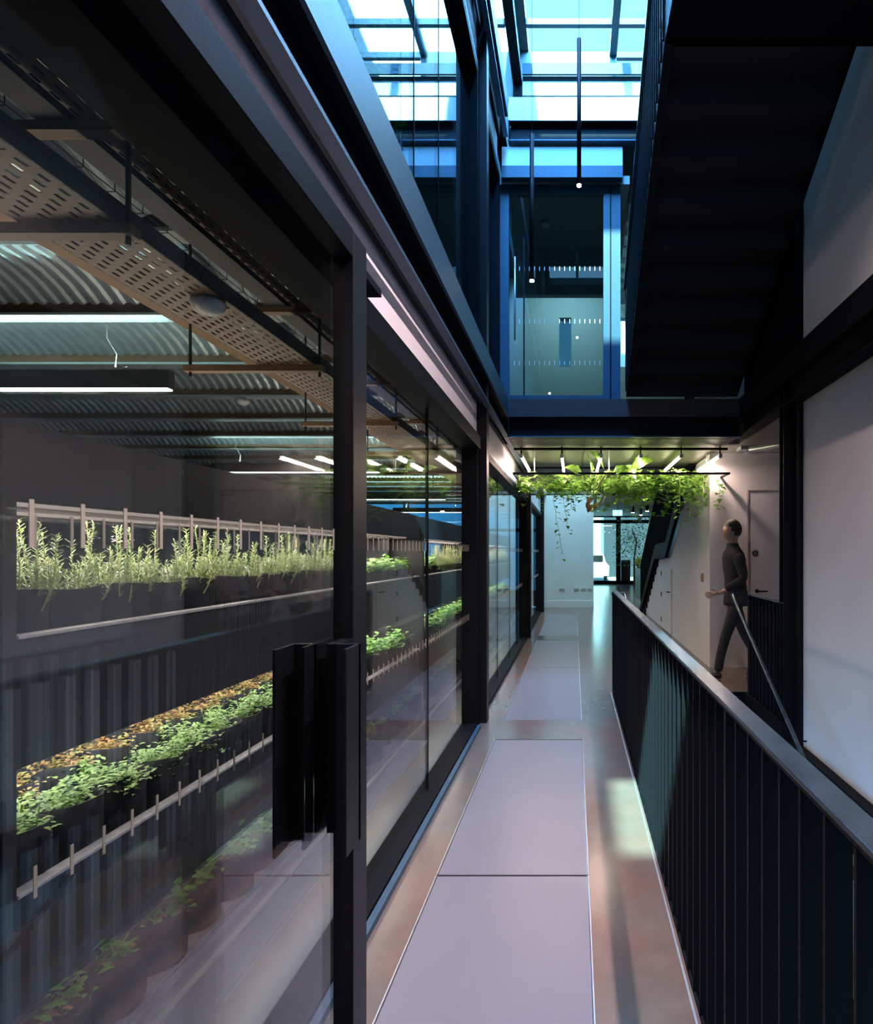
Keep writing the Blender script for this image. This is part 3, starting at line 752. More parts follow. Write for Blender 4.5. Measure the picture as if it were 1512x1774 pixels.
# ================================================================== HANGING GROW GRID
GY0, GY1, GZ = 7.2, 9.85, 2.39
GX0, GX1 = -.735, 1.85
g = thing('hanging_plant_grid', ((GX0+GX1)/2, (GY0+GY1)/2, GZ), 'black mesh tray hanging from the ceiling under the landing', 'hanging rack')
m = MB().box(GX0, GX1, GY0, GY0+.03, GZ-.012, GZ+.012).box(GX0, GX1, GY1-.03, GY1, GZ-.012, GZ+.012).box(GX0, GX0+.02, GY0, GY1, GZ-.01, GZ+.01).box(GX1-.02, GX1, GY0, GY1, GZ-.01, GZ+.01)
m.box((GX0+GX1)/2-.012, (GX0+GX1)/2+.012, GY0, GY1, GZ-.01, GZ+.01)
m.build('frame', 'steel_soft', g)
m = MB()
k = 1
while GY0+k*.11 < GY1: m.box(GX0, GX1, GY0+k*.11, GY0+k*.11+.006, GZ-.003, GZ+.003); k += 1
for k in range(1, 12): x = GX0+(GX1-GX0)*k/12; m.box(x, x+.005, GY0, GY1, GZ+.003, GZ+.007)
m.build('mesh', 'steel_soft', g)
for x in (GX0+.25, .42, GX1-.25):
    for y in (GY0+.15, GY1-.2):
        MB().tube([(x, y, GZ), (x, y, 2.70)], .006, 8).build('hanger_wire', 'galv_strip', g)
o = thing('light_track', (.5, 7.05, 2.62), 'thin black bar carrying the tube lights under the landing', 'light track')
box(X(890, 7.05), X(1260, 7.05), 7.03, 7.07, 2.640, 2.665).build('bar', 'steel', o)
box(X(890, 7.05), X(1260, 7.05), 8.6, 8.63, 2.640, 2.665).build('bar', 'steel', o)
tubes = [(903, 919), (973, 976), (1041, 1035), (1109, 1098), (1179, 1148), (1246, 1210)]
pos = ['leftmost', 'second from left', 'third from left', 'fourth from left', 'fifth from left', 'rightmost']
for i, (pa, pb) in enumerate(tubes):
    ya, yb = 7.12, 8.35
    xa, xb = X(pa, ya), X(pb, yb); 
    x = (xa+xb)/2; xa = X(pa, ya); xb = xa
    o = thing('tube_light', (xa, (ya+yb)/2, 2.56), pos[i]+' of the glowing tube lights above the hanging plants', 'tube light', 'tube lights over the hanging plants')
    MB().tube([(xa, ya, 2.575), (xa, yb, 2.575)], .014, 12).build('tube', 'led_warm', o, smooth=True)
    MB().box(xa-.018, xa+.018, ya-.07, ya, 2.555, 2.60).box(xa-.018, xa+.018, yb, yb+.07, 2.555, 2.60).box(xa-.016, xa+.016, ya, yb, 2.590, 2.60).build('batten', 'white', o)
    MB().tube([(xa, ya-.03, 2.60), (xa, ya-.03, 2.70)], .008, 8).build('hanger', 'steel', o)
    area('tube_light_glow', (xa, (ya+yb)/2, 2.555), (0, 0, 0), .03, 11.0, (1.0, .73, .63), sy=1.2)
# soffit channels and panels above
o = thing('soffit_panel', (.5, 7.9, 2.69), 'olive metal ceiling panels above the hanging plants', 'ceiling panel')
for k, (a, b) in enumerate(((-.7, .1), (.12, .92), (.94, 1.70))):
    box(a, b, 6.62, 9.3, 2.688, 2.698).build('panel', 'soffit_panel', o)

# vines
def vine_leaf(m, p, L, rnd=random):
    a = rnd.uniform(0, 2*PI); d = Vector((math.cos(a), math.sin(a), rnd.uniform(-.5, .3))); m.leaf(Vector(p), d, Vector((0, 0, 1)), L, L*rnd.uniform(.7, .95), .12, rnd.uniform(.05, .35))
def vine(seedn, cx, cy, rad, nleaf, L, trails, label, hang=.25, top=.10):
    R = random.Random(seedn)
    o = thing('trailing_vine', (cx, cy, GZ), label, 'plant', 'vines growing on the hanging grid')
    lm = MB(); sm = MB()
    for i in range(nleaf):
        r = rad*math.sqrt(R.random()); a = R.uniform(0, 2*PI)
        x = cx+r*math.cos(a); y = cy+1.3*r*math.sin(a)
        x = min(max(x, GX0+.03), GX1+.02); y = min(max(y, GY0-.03), GY1)
        z = GZ+R.uniform(-.06, top) if R.random() < .6 else GZ-abs(R.gauss(0, hang*.5))
        vine_leaf(lm, (x, y, z), L*R.uniform(.6, 1.25), R)
    for (tx, ty, ln, sway) in trails:
        pts = []; x, y, z = tx, ty, GZ
        for k in range(12):
            pts.append((x, y, z)); z -= ln/11; x += R.uniform(-.6, .6)*sway/3+sway/11; y += R.uniform(-.02, .02)
            if k: vine_leaf(lm, (x, y, z), L*R.uniform(.7, 1.1), R)
        sm.tube(pts, .0035, 5)
    for i in range(10):
        a = R.uniform(0, 2*PI); p = [(cx+rad*.8*t*math.cos(a), cy+rad*t*math.sin(a), GZ+.02+.05*math.sin(t*5+a)) for t in [j/5-.5 for j in range(6)]]
        sm.tube(p, .004, 5)
    lm.build('leaves', 'vine', o); sm.build('stems', 'vinestem', o)
    return o
vine(1, -.45, 8.3, .42, 260, .095, [(-.30, 8.9, .95, .08), (-.22, 9.0, .6, .1), (-.50, 8.6, .3, 0)], 'vine at the left end of the hanging grid with a long trailing strand', .18)
vine(2, .05, 8.3, .45, 300, .10, [(.1, 7.5, .25, 0), (-.05, 8.9, .3, 0)], 'leafy vine on the hanging grid, second from the left', .2)
vine(3, .50, 8.0, .45, 300, .12, [(.26, 7.4, .4, .02), (.45, 7.9, .35, .02)], 'vine in the middle of the hanging grid above the exit sign', .2)
vine(4, .95, 8.1, .45, 330, .11, [(.72, 7.6, .45, 0), (.8, 7.7, .5, 0), (.9, 7.5, .3, 0)], 'dense vine right of the middle of the hanging grid', .3)
vine(5, 1.35, 8.0, .42, 300, .115, [(1.3, 7.5, .45, 0), (1.45, 7.7, .5, .06)], 'vine near the right end of the hanging grid', .35)
vine(6, 1.62, 8.4, .25, 120, .10, [(1.62, 7.6, .42, -.02), (1.72, 7.5, .38, .1), (1.68, 7.7, .30, .02)], 'sparse vine at the right corner of the hanging grid', .2)
# large gourd leaves and fruit stem in front
o = thing('gourd_plant', (.33, 7.3, GZ), 'gourd vine with large bright leaves at the front of the hanging grid', 'plant')
m = MB(); R = random.Random(9)
for (x, z, L) in ((.15, .10, .26), (.30, .13, .30), (.05, .06, .24), (.62, .13, .30), (.72, .08, .22), (.5, .03, .18), (.40, .07, .22)):
    a = R.uniform(-2.6, -.5)
    m.leaf(Vector((x+.05, 7.25, GZ+z-.07)), Vector((math.cos(a), .3*math.sin(a), .35)), Vector((0, -.8, 1)), L, L*.9, .1, .15)
m.build('leaves', 'vine', o)
m = MB()
m.tube([(.42, 7.3, GZ+.05), (.36, 7.28, GZ-.02), (.30, 7.25, GZ-.12), (.27, 7.25, GZ-.2), (.36, 7.22, GZ-.28), (.33, 7.22, GZ-.36), (.25, 7.22, GZ-.42), (.2, 7.22, GZ-.46)], .018, 8, r1=.008)
m.tube([(.30, 7.3, GZ), (.24, 7.28, GZ-.12), (.22, 7.28, GZ-.28)], .006, 6)
m.tube([(.2, 7.3, GZ), (.17, 7.28, GZ-.12), (.16, 7.28, GZ-.38)], .005, 6)
m.build('stem', 'vinestem', o, smooth=True)
m = MB()
for k in range(7):
    x = .15+.09*R.random(); z = GZ-.26-.16*R.random(); m.leaf(Vector((x, 7.26, z)), Vector((R.uniform(-.4, .4), .1, -1)), Vector((0, -1, 0)), .09, .06, .3, .2)
m.build('dry_leaves', 'dryleaf', o)

# ceiling services seen right of the post gap
o = thing('ceiling_duct', (2.6, 7.2, 2.5), 'pale service pipes under the ceiling by the toilet wall', 'pipe')
MB().tube([(2.0, 6.9, 2.62), (2.55, 6.2, 2.62)], .035, 14).build('pipe', 'galv_strip', o, smooth=True)
MB().lathe([(0, 0), (.09, 0), (.10, .03), (.08, .05), (0, .05)], 2.05, 6.95, 2.58).build('speaker_disc', 'white', o, smooth=True)
box(1.95, 3.5, 7.1, 7.3, 2.66, 2.70).build('tray', 'galv', o)

# ================================================================== PENDANTS
def pendant(x, y, zb, lab):
    o = thing('rod_pendant', (x, y, zb), lab, 'pendant light', 'slim rod pendant lights in the void')
    MB().tube([(x, y, zb+.012), (x, y, zb+1.19)], .0175, 16).build('rod', 'steel_soft', o, smooth=True)
    MB().tube([(x, y, zb), (x, y, zb+.012)], .0165, 16).build('lens', 'led_pt', o)
    MB().tube([(x, y, zb+1.19), (x, y, 9.3)], .0022, 6).build('cord', 'steel', o)
pendant(.037, 4.9, 4.41, 'slim dark rod pendant hanging higher, right of the other')
pendant(-.345, 4.9, 3.64, 'slim dark rod pendant hanging lower, in front of the glass screen')

# ================================================================== PLANTING ROOM SERVICES
o = thing('longitudinal_beam', (-2.03, 8, 2.69), 'big beige steel beam running under the corrugated ceiling', 'beam')
box(-2.12, -1.94, -1.5, 17.4, 2.67, 2.69).build('bottom_flange', 'beige', o)
box(-2.03, -2.01, -1.5, 17.4, 2.69, 2.79).build('web', 'dark', o)
o = thing('cable_tray', (-1.29, 5, 2.29), 'wide perforated beige cable tray above the shelves', 'cable tray')
box(-1.41, -1.165, -1.2, 16, 2.290, 2.2925).build('tray_base', 'perf', o)
box(-1.413, -1.410, -1.2, 16, 2.290, 2.345).build('side_flange', 'dark', o)
box(-1.165, -1.161, -1.2, 16, 2.290, 2.345).build('side_flange', 'dark', o)
o = thing('cable_tray', (-1.18, 5, 2.56), 'narrow perforated beige cable tray close to the glazing', 'cable tray')
box(-1.255, -1.165, -1.2, 16, 2.550, 2.5525).build('tray_base', 'perf', o)
box(-1.165, -1.162, -1.2, 16, 2.55, 2.60).build('side_flange', 'dark', o)
box(-1.258, -1.255, -1.2, 16, 2.55, 2.60).build('side_flange', 'dark', o)
o = thing('cable_trunking', (-1.33, 5, 2.54), 'dark steel cable trunking between the two perforated trays', 'trunking')
box(-1.37, -1.285, -1.2, 16, 2.55, 2.61).build('trunking_body', 'dark', o)
o = thing('wire_basket', (-1.47, 5, 2.60), 'wire basket cable tray beside the dark trunking', 'cable basket')
m = MB()
for x in (-1.53, -1.50, -1.47, -1.44, -1.41): m.tube([(x, -1, 2.56), (x, 16, 2.56)], .0022, 4)
for x in (-1.53, -1.41): m.tube([(x, -1, 2.60), (x, 16, 2.60)], .0022, 4)
y = -.9
while y < 16: m.tube([(-1.53, y, 2.60), (-1.53, y, 2.557), (-1.41, y, 2.557), (-1.41, y, 2.60)], .0022, 4); y += .12
m.build('wires', 'dark', o)
t0 = None
for k in range(-1, 12):
    y = 1.56+1.17*k
    if t0 is None:
        t0 = thing('tray_hanger', (-1.35, y, 2.24), 'trapeze hanger carrying the cable trays over the planting room', 'hanger', 'trapeze hangers of the cable trays')
        box(-1.75, -1.13, y-.02, y+.02, 2.525, 2.55).build('channel', 'beige', t0)
        box(-1.75, -1.13, y-.02, y+.02, 2.262, 2.29).build('channel', 'beige', t0)
        MB().tube([(-1.148, y, 2.24), (-1.148, y, 2.86)], .0065, 8).build('threaded_rod', 'dark', t0)
        MB().tube([(-1.73, y, 2.24), (-1.73, y, 2.86)], .0065, 8).build('threaded_rod', 'dark', t0)
    else: c = copy_tree(t0, loc=(-1.35, y, 2.24))
    (t0 if k == -1 else c)['label'] = ordinal(k+2)+' trapeze hanger from the near end carrying the cable trays'
# detectors
for (x, y, z, l) in ((-1.22, 2.02, 2.245, 'round white detector under the wide cable tray'), (-2.9, 5.3, 2.74, 'small round detector deep in the planting room ceiling')):
    o = thing('smoke_detector', (x, y, z), l, 'smoke detector')
    MB().lathe([(0, 0), (.028, 0), (.045, .012), (.055, .03), (.05, .045), (0, .045)], x, y, z, 24).build('sensor_head', 'white', o, smooth=True)
# linear pendants crosswise
def linear(y, x0, x1, lab):
    o = thing('linear_pendant', ((x0+x1)/2, y, 2.45), lab, 'pendant light', 'long black linear lights in the planting room')
    ho_ = MB().box(x0, x1, y-.03, y+.03, 2.465, 2.575).build('housing', 'dark', o)
    box(x0+.01, x1-.01, y-.026, y+.026, 2.455, 2.466).build('diffuser', 'led_white', ho_)
    for x in (x0+.35, x1-.35):
        MB().tube([(x, y, 2.575), (x+.01, y, 2.68), (x-.05, y, 2.78), (x-.05, y, 2.97)], .003, 6).build('cord', 'white', o, smooth=True)
    MB().tube([(x1-.33, y, 2.58), (x1-.28, y-.0, 2.60), (x1-.2, y, 2.585), (x1-.1, y, 2.592), (x1-.04, y, 2.576)], .003, 6).build('cable', 'white', o, smooth=True)
    area('linear_glow', ((x0+x1)/2, y, 2.44), (0, 0, 0), x1-x0, 24, (.95, 1, .95), sy=.05)
    area('vault_fill', ((x0+x1)/2, y, 2.60), (PI, 0, 0), x1-x0, 9, (.72, 1, .98), sy=.06)  # added upward fill to brighten the corrugated vaults
linear(3.76, -4.6, -2.50, 'nearest black linear light over the planting room')
linear(7.66, -4.58, -2.46, 'second black linear light over the planting room')
linear(11.6, -4.58, -2.46, 'third black linear light over the planting room')
linear(15.3, -4.58, -2.46, 'farthest black linear light over the planting room')

# ================================================================== PLANTING SHELVES
XS = -1.50
units = [(1.63, 5.85), (6.05, 10.2), (10.4, 14.4)]
names = ['nearest', 'middle', 'farthest']
for i, (a, b) in enumerate(units):
    o = thing('planting_shelf', (-1.85, (a+b)/2, -.06), names[i]+' unit of the charcoal three tier planting shelf behind the glass', 'shelf', 'planting shelf units')
    for nme, z0, z1 in (('top', 1.587, 1.80), ('middle', .865, 1.215), ('bottom', .165, .515)):
        fa = box(XS-.018, XS, a, b, z0, z1).build('fascia', 'shelf', o)
        if nme != 'top': bevel(box(XS-.035, XS+.006, a, b, z1, z1+.010).build('lip', 'lip', fa), .001)
        box(-2.25, -2.232, a, b, z0, z1).build('rear_fascia', 'shelf', o)
    for z in (1.60, .875, .175):
        box(-2.23, XS-.02, a, b, z, z+.02).build('shelf_board', 'shelf_in', o)
    box(-2.25, XS, a-.04, a-.0, -.06, 1.80).build('end_panel', 'shelf', o)
    box(-2.25, XS-.3, b, b+.04, -.06, 1.80).build('end_panel', 'shelf', o)
    box(-1.98, -1.94, a+.1, b-.1, 1.62, 1.64).build('tray_fill_strip', 'led_grow', o)  # added strip hidden on the shelf top, part of the upward fill
    area('tray_fill', (-1.96, (a+b)/2, 1.66), (PI, 0, 0), .05, 13*(b-a)/4, (1.0, .82, .66), sy=(b-a)-.2)  # added upward fill for the ceiling and the tray undersides
    for z, p in ((1.585, 34), (.86, 19), (.160, 22)):
        for x in (-1.62, -2.02):
            box(x-.012, x+.012, a+.05, b-.05, z, z+.012).build('grow_light_strip', 'led_grow', o)
        area('grow_light', (-1.74, (a+b)/2, z-.004), (0, 0, 0), .30, p*(b-a)/4, (1.0, .84, .72) if z > 1 else (1.0, .96, .80), sy=(b-a)-.1)
struct('wall_shelf_start', MB().box(-2.3, XS-.002, -1.4, 1.58, -.02, 1.80), 'shelf', 'charcoal panel left of the planting shelf')
struct('floor_gravel_bed', box(-2.4, -1.36, 1.5, 14.6, -.10, -.06), 'gravel', 'pale gravel strip under the lowest grow bags')
struct('trim_9', box(-1.355, -1.335, -1.4, 16, -.10, .012), 'edge_alu', 'pale metal upstand in front of the gravel bed')
struct('trim_16', box(-1.30, -1.275, -1.4, 16, -.10, .004), 'edge_alu')
struct('floor_channel', box(-1.335, -1.30, -1.4, 16, -.15, -.06), 'steel')
struct('floor_strip', box(-1.275, -.94, -1.4, 16, -.15, -.01), 'tile_grey')

def bag_mesh(r, h, seedn, seg=22):
    R = random.Random(seedn); m = MB(); prof = [(.80, 0), (.97, .04), (1.0, .4), (.98, .85), (1.0, 1.0), (.94, 1.0), (.92, .82)]
    ph = R.uniform(0, 6)
    for r_, z_ in prof:
        for j in range(seg):
            a = 2*PI*j/seg; rr = r*r_*(1+.035*math.sin(3*a+ph)*z_+.02*math.sin(7*a+ph))
            m.v.append((rr*math.cos(a), rr*math.sin(a), h*z_*(1+.012*math.sin(2*a+ph)*(z_ > .8))))
    for i in range(len(prof)-1):
        for j in range(seg):
            m.f.append((i*seg+j, i*seg+(j+1) % seg, (i+1)*seg+(j+1) % seg, (i+1)*seg+j))
    m.f.append(tuple(range(seg-1, -1, -1)))
    return m
def disc(r, z, seg=16):
    m = MB(); m.v = [(r*math.cos(2*PI*j/seg), r*math.sin(2*PI*j/seg), z) for j in range(seg)]; m.f = [tuple(range(seg))]; return m
def rosemary(R, H):
    lf = MB(); st = MB(); fl = MB()
    for s in range(36):
        a = R.uniform(0, 2*PI); ln = H*R.uniform(.5, 1.0)*(.55 if s > 8 else 1); lean = R.uniform(.03, .42)
        p = Vector((R.uniform(-.08, .08), R.uniform(-.08, .08), 0)); d = Vector((math.cos(a)*lean, math.sin(a)*lean, 1)).normalized()
        pts = [p+d*ln*t+Vector((0, 0, .03*t*t)) + Vector((math.cos(a), math.sin(a), 0))*.012*math.sin(t*4) for t in [i/6 for i in range(7)]]
        st.tube([tuple(q) for q in pts], .0028, 4, r1=.0012)
        n = int(ln/.0036)
        for k in range(n):
            t = .12+.88*k/n; q = p+d*ln*t+Vector((0, 0, .03*t*t))+Vector((math.cos(a), math.sin(a), 0))*.012*math.sin(t*4)
            b = R.uniform(0, 2*PI); dd = Vector((math.cos(b), math.sin(b), R.uniform(.2, 1.0))).normalized()
            L = R.uniform(.018, .034)*(1-.3*t); sd = dd.cross(Vector((0, 0, 1))).normalized()*.0026
            lf.quad(q-sd, q+sd, q+dd*L+sd*.4, q+dd*L-sd*.4)
        if R.random() < .25:
            for k in range(8):
                q = pts[5]+Vector((R.gauss(0, .01), R.gauss(0, .01), R.gauss(0, .008)))
                a2 = R.uniform(0, 6); fl.leaf(q, Vector((math.cos(a2), math.sin(a2), .4)), Vector((0, 0, 1)), .010, .008)
    return lf, st, fl
def bushy(R, H, L, n, spread=.11, under=0):
    lf = MB(); st = MB()
    for s in range(9):
        a = R.uniform(0, 2*PI); lean = R.uniform(.1, 1.1); ln = H*R.uniform(.5, 1.1)
        p = Vector((R.uniform(-.05, .05), R.uniform(-.05, .05), 0)); d = Vector((math.cos(a)*lean, math.sin(a)*lean, 1)).normalized()
        st.tube([tuple(p), tuple(p+d*ln*.5), tuple(p+d*ln+Vector((0, 0, -under*ln)))], .0025, 4)
        for k in range(n//9):
            t = R.uniform(.25, 1.05); q = p+d*ln*t+Vector((R.gauss(0, .022), R.gauss(0, .022), R.gauss(0, .015)-under*ln*t*t))
            b = R.uniform(0, 2*PI); dd = Vector((math.cos(b), math.sin(b), R.uniform(-.1, .7)))
            lf.leaf(q, dd, Vector((0, 0, 1)), L*R.uniform(.6, 1.2), L*R.uniform(.5, .75), .12, R.uniform(0, .3))
    return lf, st
def make_bag(name, kind, seedn, r, h, label, group):
    R = random.Random(seedn)
    o = thing(name, (0, 0, 0), label, 'potted plant', group)
    bagp = bag_mesh(r, h, seedn).build('grow_bag', 'felt', o, smooth=True)
    disc(r*.93, h*.86).build('soil', 'soil', bagp)
    def up(m):
        m.v = [(x, y, z+h*.86) for x, y, z in m.v]; return m
    if kind == 'rosemary':
        a, b, c = rosemary(R, R.uniform(.23, .34)); up(a).build('needles', 'rosemary', o); up(b).build('stems', 'rosestem', o)
        if c.v: up(c).build('flowers', 'flower', o)
    else:
        spec = {'mint': (.12, .024, 520, 'mint', .0), 'thyme': (.10, .020, 800, 'thyme', .0), 'broad': (.17, .060, 170, 'bigleaf', .15), 'low': (.09, .045, 90, 'bigleaf', .05)}[kind]
        a, b = bushy(R, spec[0], spec[1], spec[2], under=spec[4]); up(a).build('leaves', spec[3], o); up(b).build('stems', 'vinestem', o)
        if kind == 'low':
            m = MB()
            for k in range(16):
                an = R.uniform(0, 6.28); m.leaf(Vector((r*.7*R.uniform(-1, 1), r*.7*R.uniform(-1, 1), h*.88+.01)), Vector((math.cos(an), math.sin(an), .1)), Vector((0, 0, 1)), .045, .014)
            m.build('bark_chips', 'bark', o)
    return o
PB = .21
def rows(name, kinds, x, z, r, h, y0, y1, lab, grp, jx=.015, pitch=PB, seed0=0):
    protos = {}; y = y0; i = 0; R = random.Random(seed0); cnt = 0
    while y < y1:
        if any(a+.09 < y < b-.09 for a, b in units):
            kd = kinds(y); key = (kd, i % 4)
            loc = (x+R.uniform(-jx, jx), y, z)
            if key not in protos:
                o = make_bag(name, kd, seed0+key[1]*7+len(kd), r, h, lab, grp); protos[key] = o; o.location = loc; o.rotation_euler = (0, 0, R.uniform(0, 6))
            else: o = copy_tree(protos[key], loc=loc, rz=R.uniform(0, 6))
            cnt += 1; o['label'] = lab+', '+ordinal(cnt)+' from the near end'
        y += pitch; i += 1
rows('rosemary_bag', lambda y: 'rosemary', -1.645, .90, .099, .44, 1.74, 4.62, 'rosemary in black felt bag, top shelf of nearest unit', 'rosemary grow bags on the top shelf', seed0=10)
rows('herb_bag', lambda y: 'broad' if y < 7.0 else 'rosemary', -1.645, .90, .099, .40, 4.76, 14.3, 'green herbs in black bag, far top shelves', 'herb grow bags on the far top shelves', seed0=60)
rows('mint_bag', lambda y: 'mint', -1.640, .20, .099, .46, 1.74, 4.62, 'low mint in black felt bag, middle shelf front row', 'mint grow bags on the middle shelf', seed0=20)
rows('thyme_bag', lambda y: 'thyme', -1.84, .20, .099, .50, 1.74, 4.62, 'reddish thyme in bag behind the mint row', 'thyme grow bags behind the mint', seed0=30)
rows('leafy_bag', lambda y: 'broad', -1.630, .20, .099, .45, 4.76, 14.3, 'broad leafy greens in black bag, far middle shelves', 'leafy grow bags on the far middle shelves', seed0=40)
rows('seedling_bag', lambda y: 'low', -1.515, -.06, .102, .215, 1.74, 14.3, 'low seedlings in black bag on gravel bed', 'grow bags on the gravel bed', seed0=50, pitch=.225)

# ================================================================== PERSON
def skinned(name, verts, edges, radii, mat, parent, root=0, sub=2, smooth=True):
    me = bpy.data.meshes.new(name); b = wl(parent)
    me.from_pydata([tuple(Vector(v)-b) for v in verts], edges, [])
    o = bpy.data.objects.new(name, me); C.objects.link(o); o.parent = parent
    me.materials.append(M[mat])
    md = o.modifiers.new('skin', 'SKIN'); md.use_smooth_shade = True
    sv = me.skin_vertices[0].data if me.skin_vertices else None
    if sv is None:
        bpy.context.view_layer.update(); sv = me.skin_vertices[0].data
    for i, r in enumerate(radii):
        sv[i].radius = r if isinstance(r, tuple) else (r, r); sv[i].use_root = (i == root)
    ms = o.modifiers.new('sub', 'SUBSURF'); ms.levels = sub; ms.render_levels = sub
    return o
PXX, PY = 1.86, 7.02
P = lambda dx, dy, z: (PXX+dx, PY+dy, z)
per = thing('person', (PXX, PY, 0), 'person in a dark suit walking left past the toilet door', 'person')
# body (neck and head core, hands are continuous with it under the clothes)
bv = [P(.0, 0, 1.02), P(-.01, 0, 1.22), P(-.02, 0, 1.38), P(-.02, 0, 1.48), P(-.03, 0, 1.55), P(-.04, 0, 1.64), P(-.04, 0, 1.74),
      P(-.02, -.19, 1.42), P(.03, -.24, 1.16), P(-.19, -.22, 1.01), P(-.25, -.21, .985),
      P(-.02, .19, 1.42), P(.06, .23, 1.15), P(.02, .24, .94), P(.0, .24, .88),
      P(0, -.09, .93), P(-.12, -.09, .52), P(-.215, -.09, .10), P(.0, .09, .93), P(.12, .09, .52), P(.30, .09, .15)]
be = [(0, 1), (1, 2), (2, 3), (3, 4), (4, 5), (5, 6), (2, 7), (7, 8), (8, 9), (9, 10), (2, 11), (11, 12), (12, 13), (13, 14), (0, 15), (15, 16), (16, 17), (0, 18), (18, 19), (19, 20)]
br = [(.08, .11), (.07, .10), (.06, .09), (.06, .07), .060, (.085, .072), (.088, .074), .032, .030, .026, .022, .032, .030, .026, .022, .07, .048, .035, .07, .048, .035]
skinned('body', bv, be, br, 'skin', per)
# jacket: lofted torso and two bent sleeves
m = MB(); m.smooth = True
rings = [(.84, .020, .150, .185), (.90, .015, .145, .182), (1.02, .008, .125, .165), (1.14, .0, .118, .160), (1.28, -.01, .128, .185), (1.38, -.015, .128, .200), (1.445, -.02, .112, .185), (1.485, -.022, .090, .130), (1.52, -.025, .072, .078), (1.555, -.03, .066, .068)]
sg = 24
for z, cx_, rx, ry in rings:
    for j in range(sg):
        a = 2*PI*j/sg; m.v.append(P(cx_+rx*math.cos(a), ry*math.sin(a), z))
for i in range(len(rings)-1):
    for j in range(sg): m.f.append((i*sg+j, i*sg+(j+1) % sg, (i+1)*sg+(j+1) % sg, (i+1)*sg+j))
m.f.append(tuple(range(sg-1, -1, -1)))
m.build('jacket', 'suit', per, smooth=True)
skinned('sleeve', [P(-.02, -.15, 1.43), P(-.005, -.205, 1.36), P(.035, -.245, 1.16), P(-.07, -.235, 1.09), P(-.175, -.225, 1.03)], [(0, 1), (1, 2), (2, 3), (3, 4)], [.070, .070, .058, .050, .042], 'suit', per)
skinned('sleeve', [P(-.02, .15, 1.43), P(.0, .205, 1.36), P(.06, .235, 1.15), P(.04, .24, 1.05), P(.02, .245, .94)], [(0, 1), (1, 2), (2, 3), (3, 4)], [.070, .070, .058, .050, .042], 'suit', per)
# trousers
tv = [P(.005, 0, .99), P(0, -.09, .88), P(-.06, -.09, .70), P(-.13, -.09, .50), P(-.19, -.09, .28), P(-.22, -.09, .075), P(.0, .09, .88), P(.06, .09, .70), P(.13, .09, .50), P(.25, .09, .28), P(.335, .09, .125)]
te = [(0, 1), (1, 2), (2, 3), (3, 4), (4, 5), (0, 6), (6, 7), (7, 8), (8, 9), (9, 10)]
tr = [(.08, .10), .088, .080, .064, .056, .055, .088, .080, .064, .056, .055]
skinned('trousers', tv, te, tr, 'suit', per)
for (x, y, z, tilt) in ((-.235, -.09, .0, 0), (.30, .09, .02, .6)):
    c, s = math.cos(tilt), math.sin(tilt)
    vs = [P(x+.06*c, y, z+.045+.06*s), P(x-.03*c, y, z+.040-.0*s), P(x-.12*c, y, z+.034-.03*s), P(x-.18*c, y, z+.030-.05*s)]
    skinned('shoe', vs, [(0, 1), (1, 2), (2, 3)], [(.038, .042), (.040, .040), (.036, .030), (.024, .020)], 'shoe', per)
# hair: cap shell; face: nose, ears, eyes, mouth
def ell(cx, cy, cz, rx, ry, rz, cut=None, seg=20, rings=14):
    m = MB(); 
    for i in range(rings+1):
        th = PI*i/rings
        for j in range(seg):
            a = 2*PI*j/seg; m.v.append((cx+rx*math.sin(th)*math.cos(a), cy+ry*math.sin(th)*math.sin(a), cz+rz*math.cos(th)))
    for i in range(rings):
        for j in range(seg):
            q = (i*seg+j, i*seg+(j+1) % seg, (i+1)*seg+(j+1) % seg, (i+1)*seg+j)
            c = sum((Vector(m.v[k]) for k in q), Vector())/4
            if cut is None or cut(c): m.f.append(q)
    return m
hx, hz = PXX-.043, 1.705
ell(hx+.012, PY, hz+.012, .110, .088, .120, cut=lambda c: (c.x > hx-.035 or c.z > hz+.055) and c.z > hz-.065+.0*c.x and (c.z > hz-.01 or c.x > hx+.01)).build('hair', 'hair', per, smooth=True)
ell(hx-.002, PY, hz-.012, .100, .078, .133).build('face', 'skin', per, smooth=True)
m = MB(); m.v = [P(-.135, 0, 1.735), P(-.155, 0, 1.685), P(-.125, -.016, 1.68), P(-.125, .016, 1.68)]; m.f = [(0, 1, 2), (0, 3, 1), (1, 3, 2), (0, 2, 3)]
m.build('nose', 'skin', per)
for s in (-1, 1):
    ell(hx+.015, PY+s*.075, hz-.01, .018, .008, .030, seg=10, rings=8).build('ear', 'skin', per, smooth=True)
    ell(hx-.083, PY+s*.030, hz+.012, .008, .012, .007, seg=10, rings=8).build('eye', 'hair', per, smooth=True)
ell(hx-.084, PY, hz-.062, .008, .024, .006, seg=10, rings=8).build('mouth', simple('lips', (.35, .15, .13), .5), per, smooth=True)
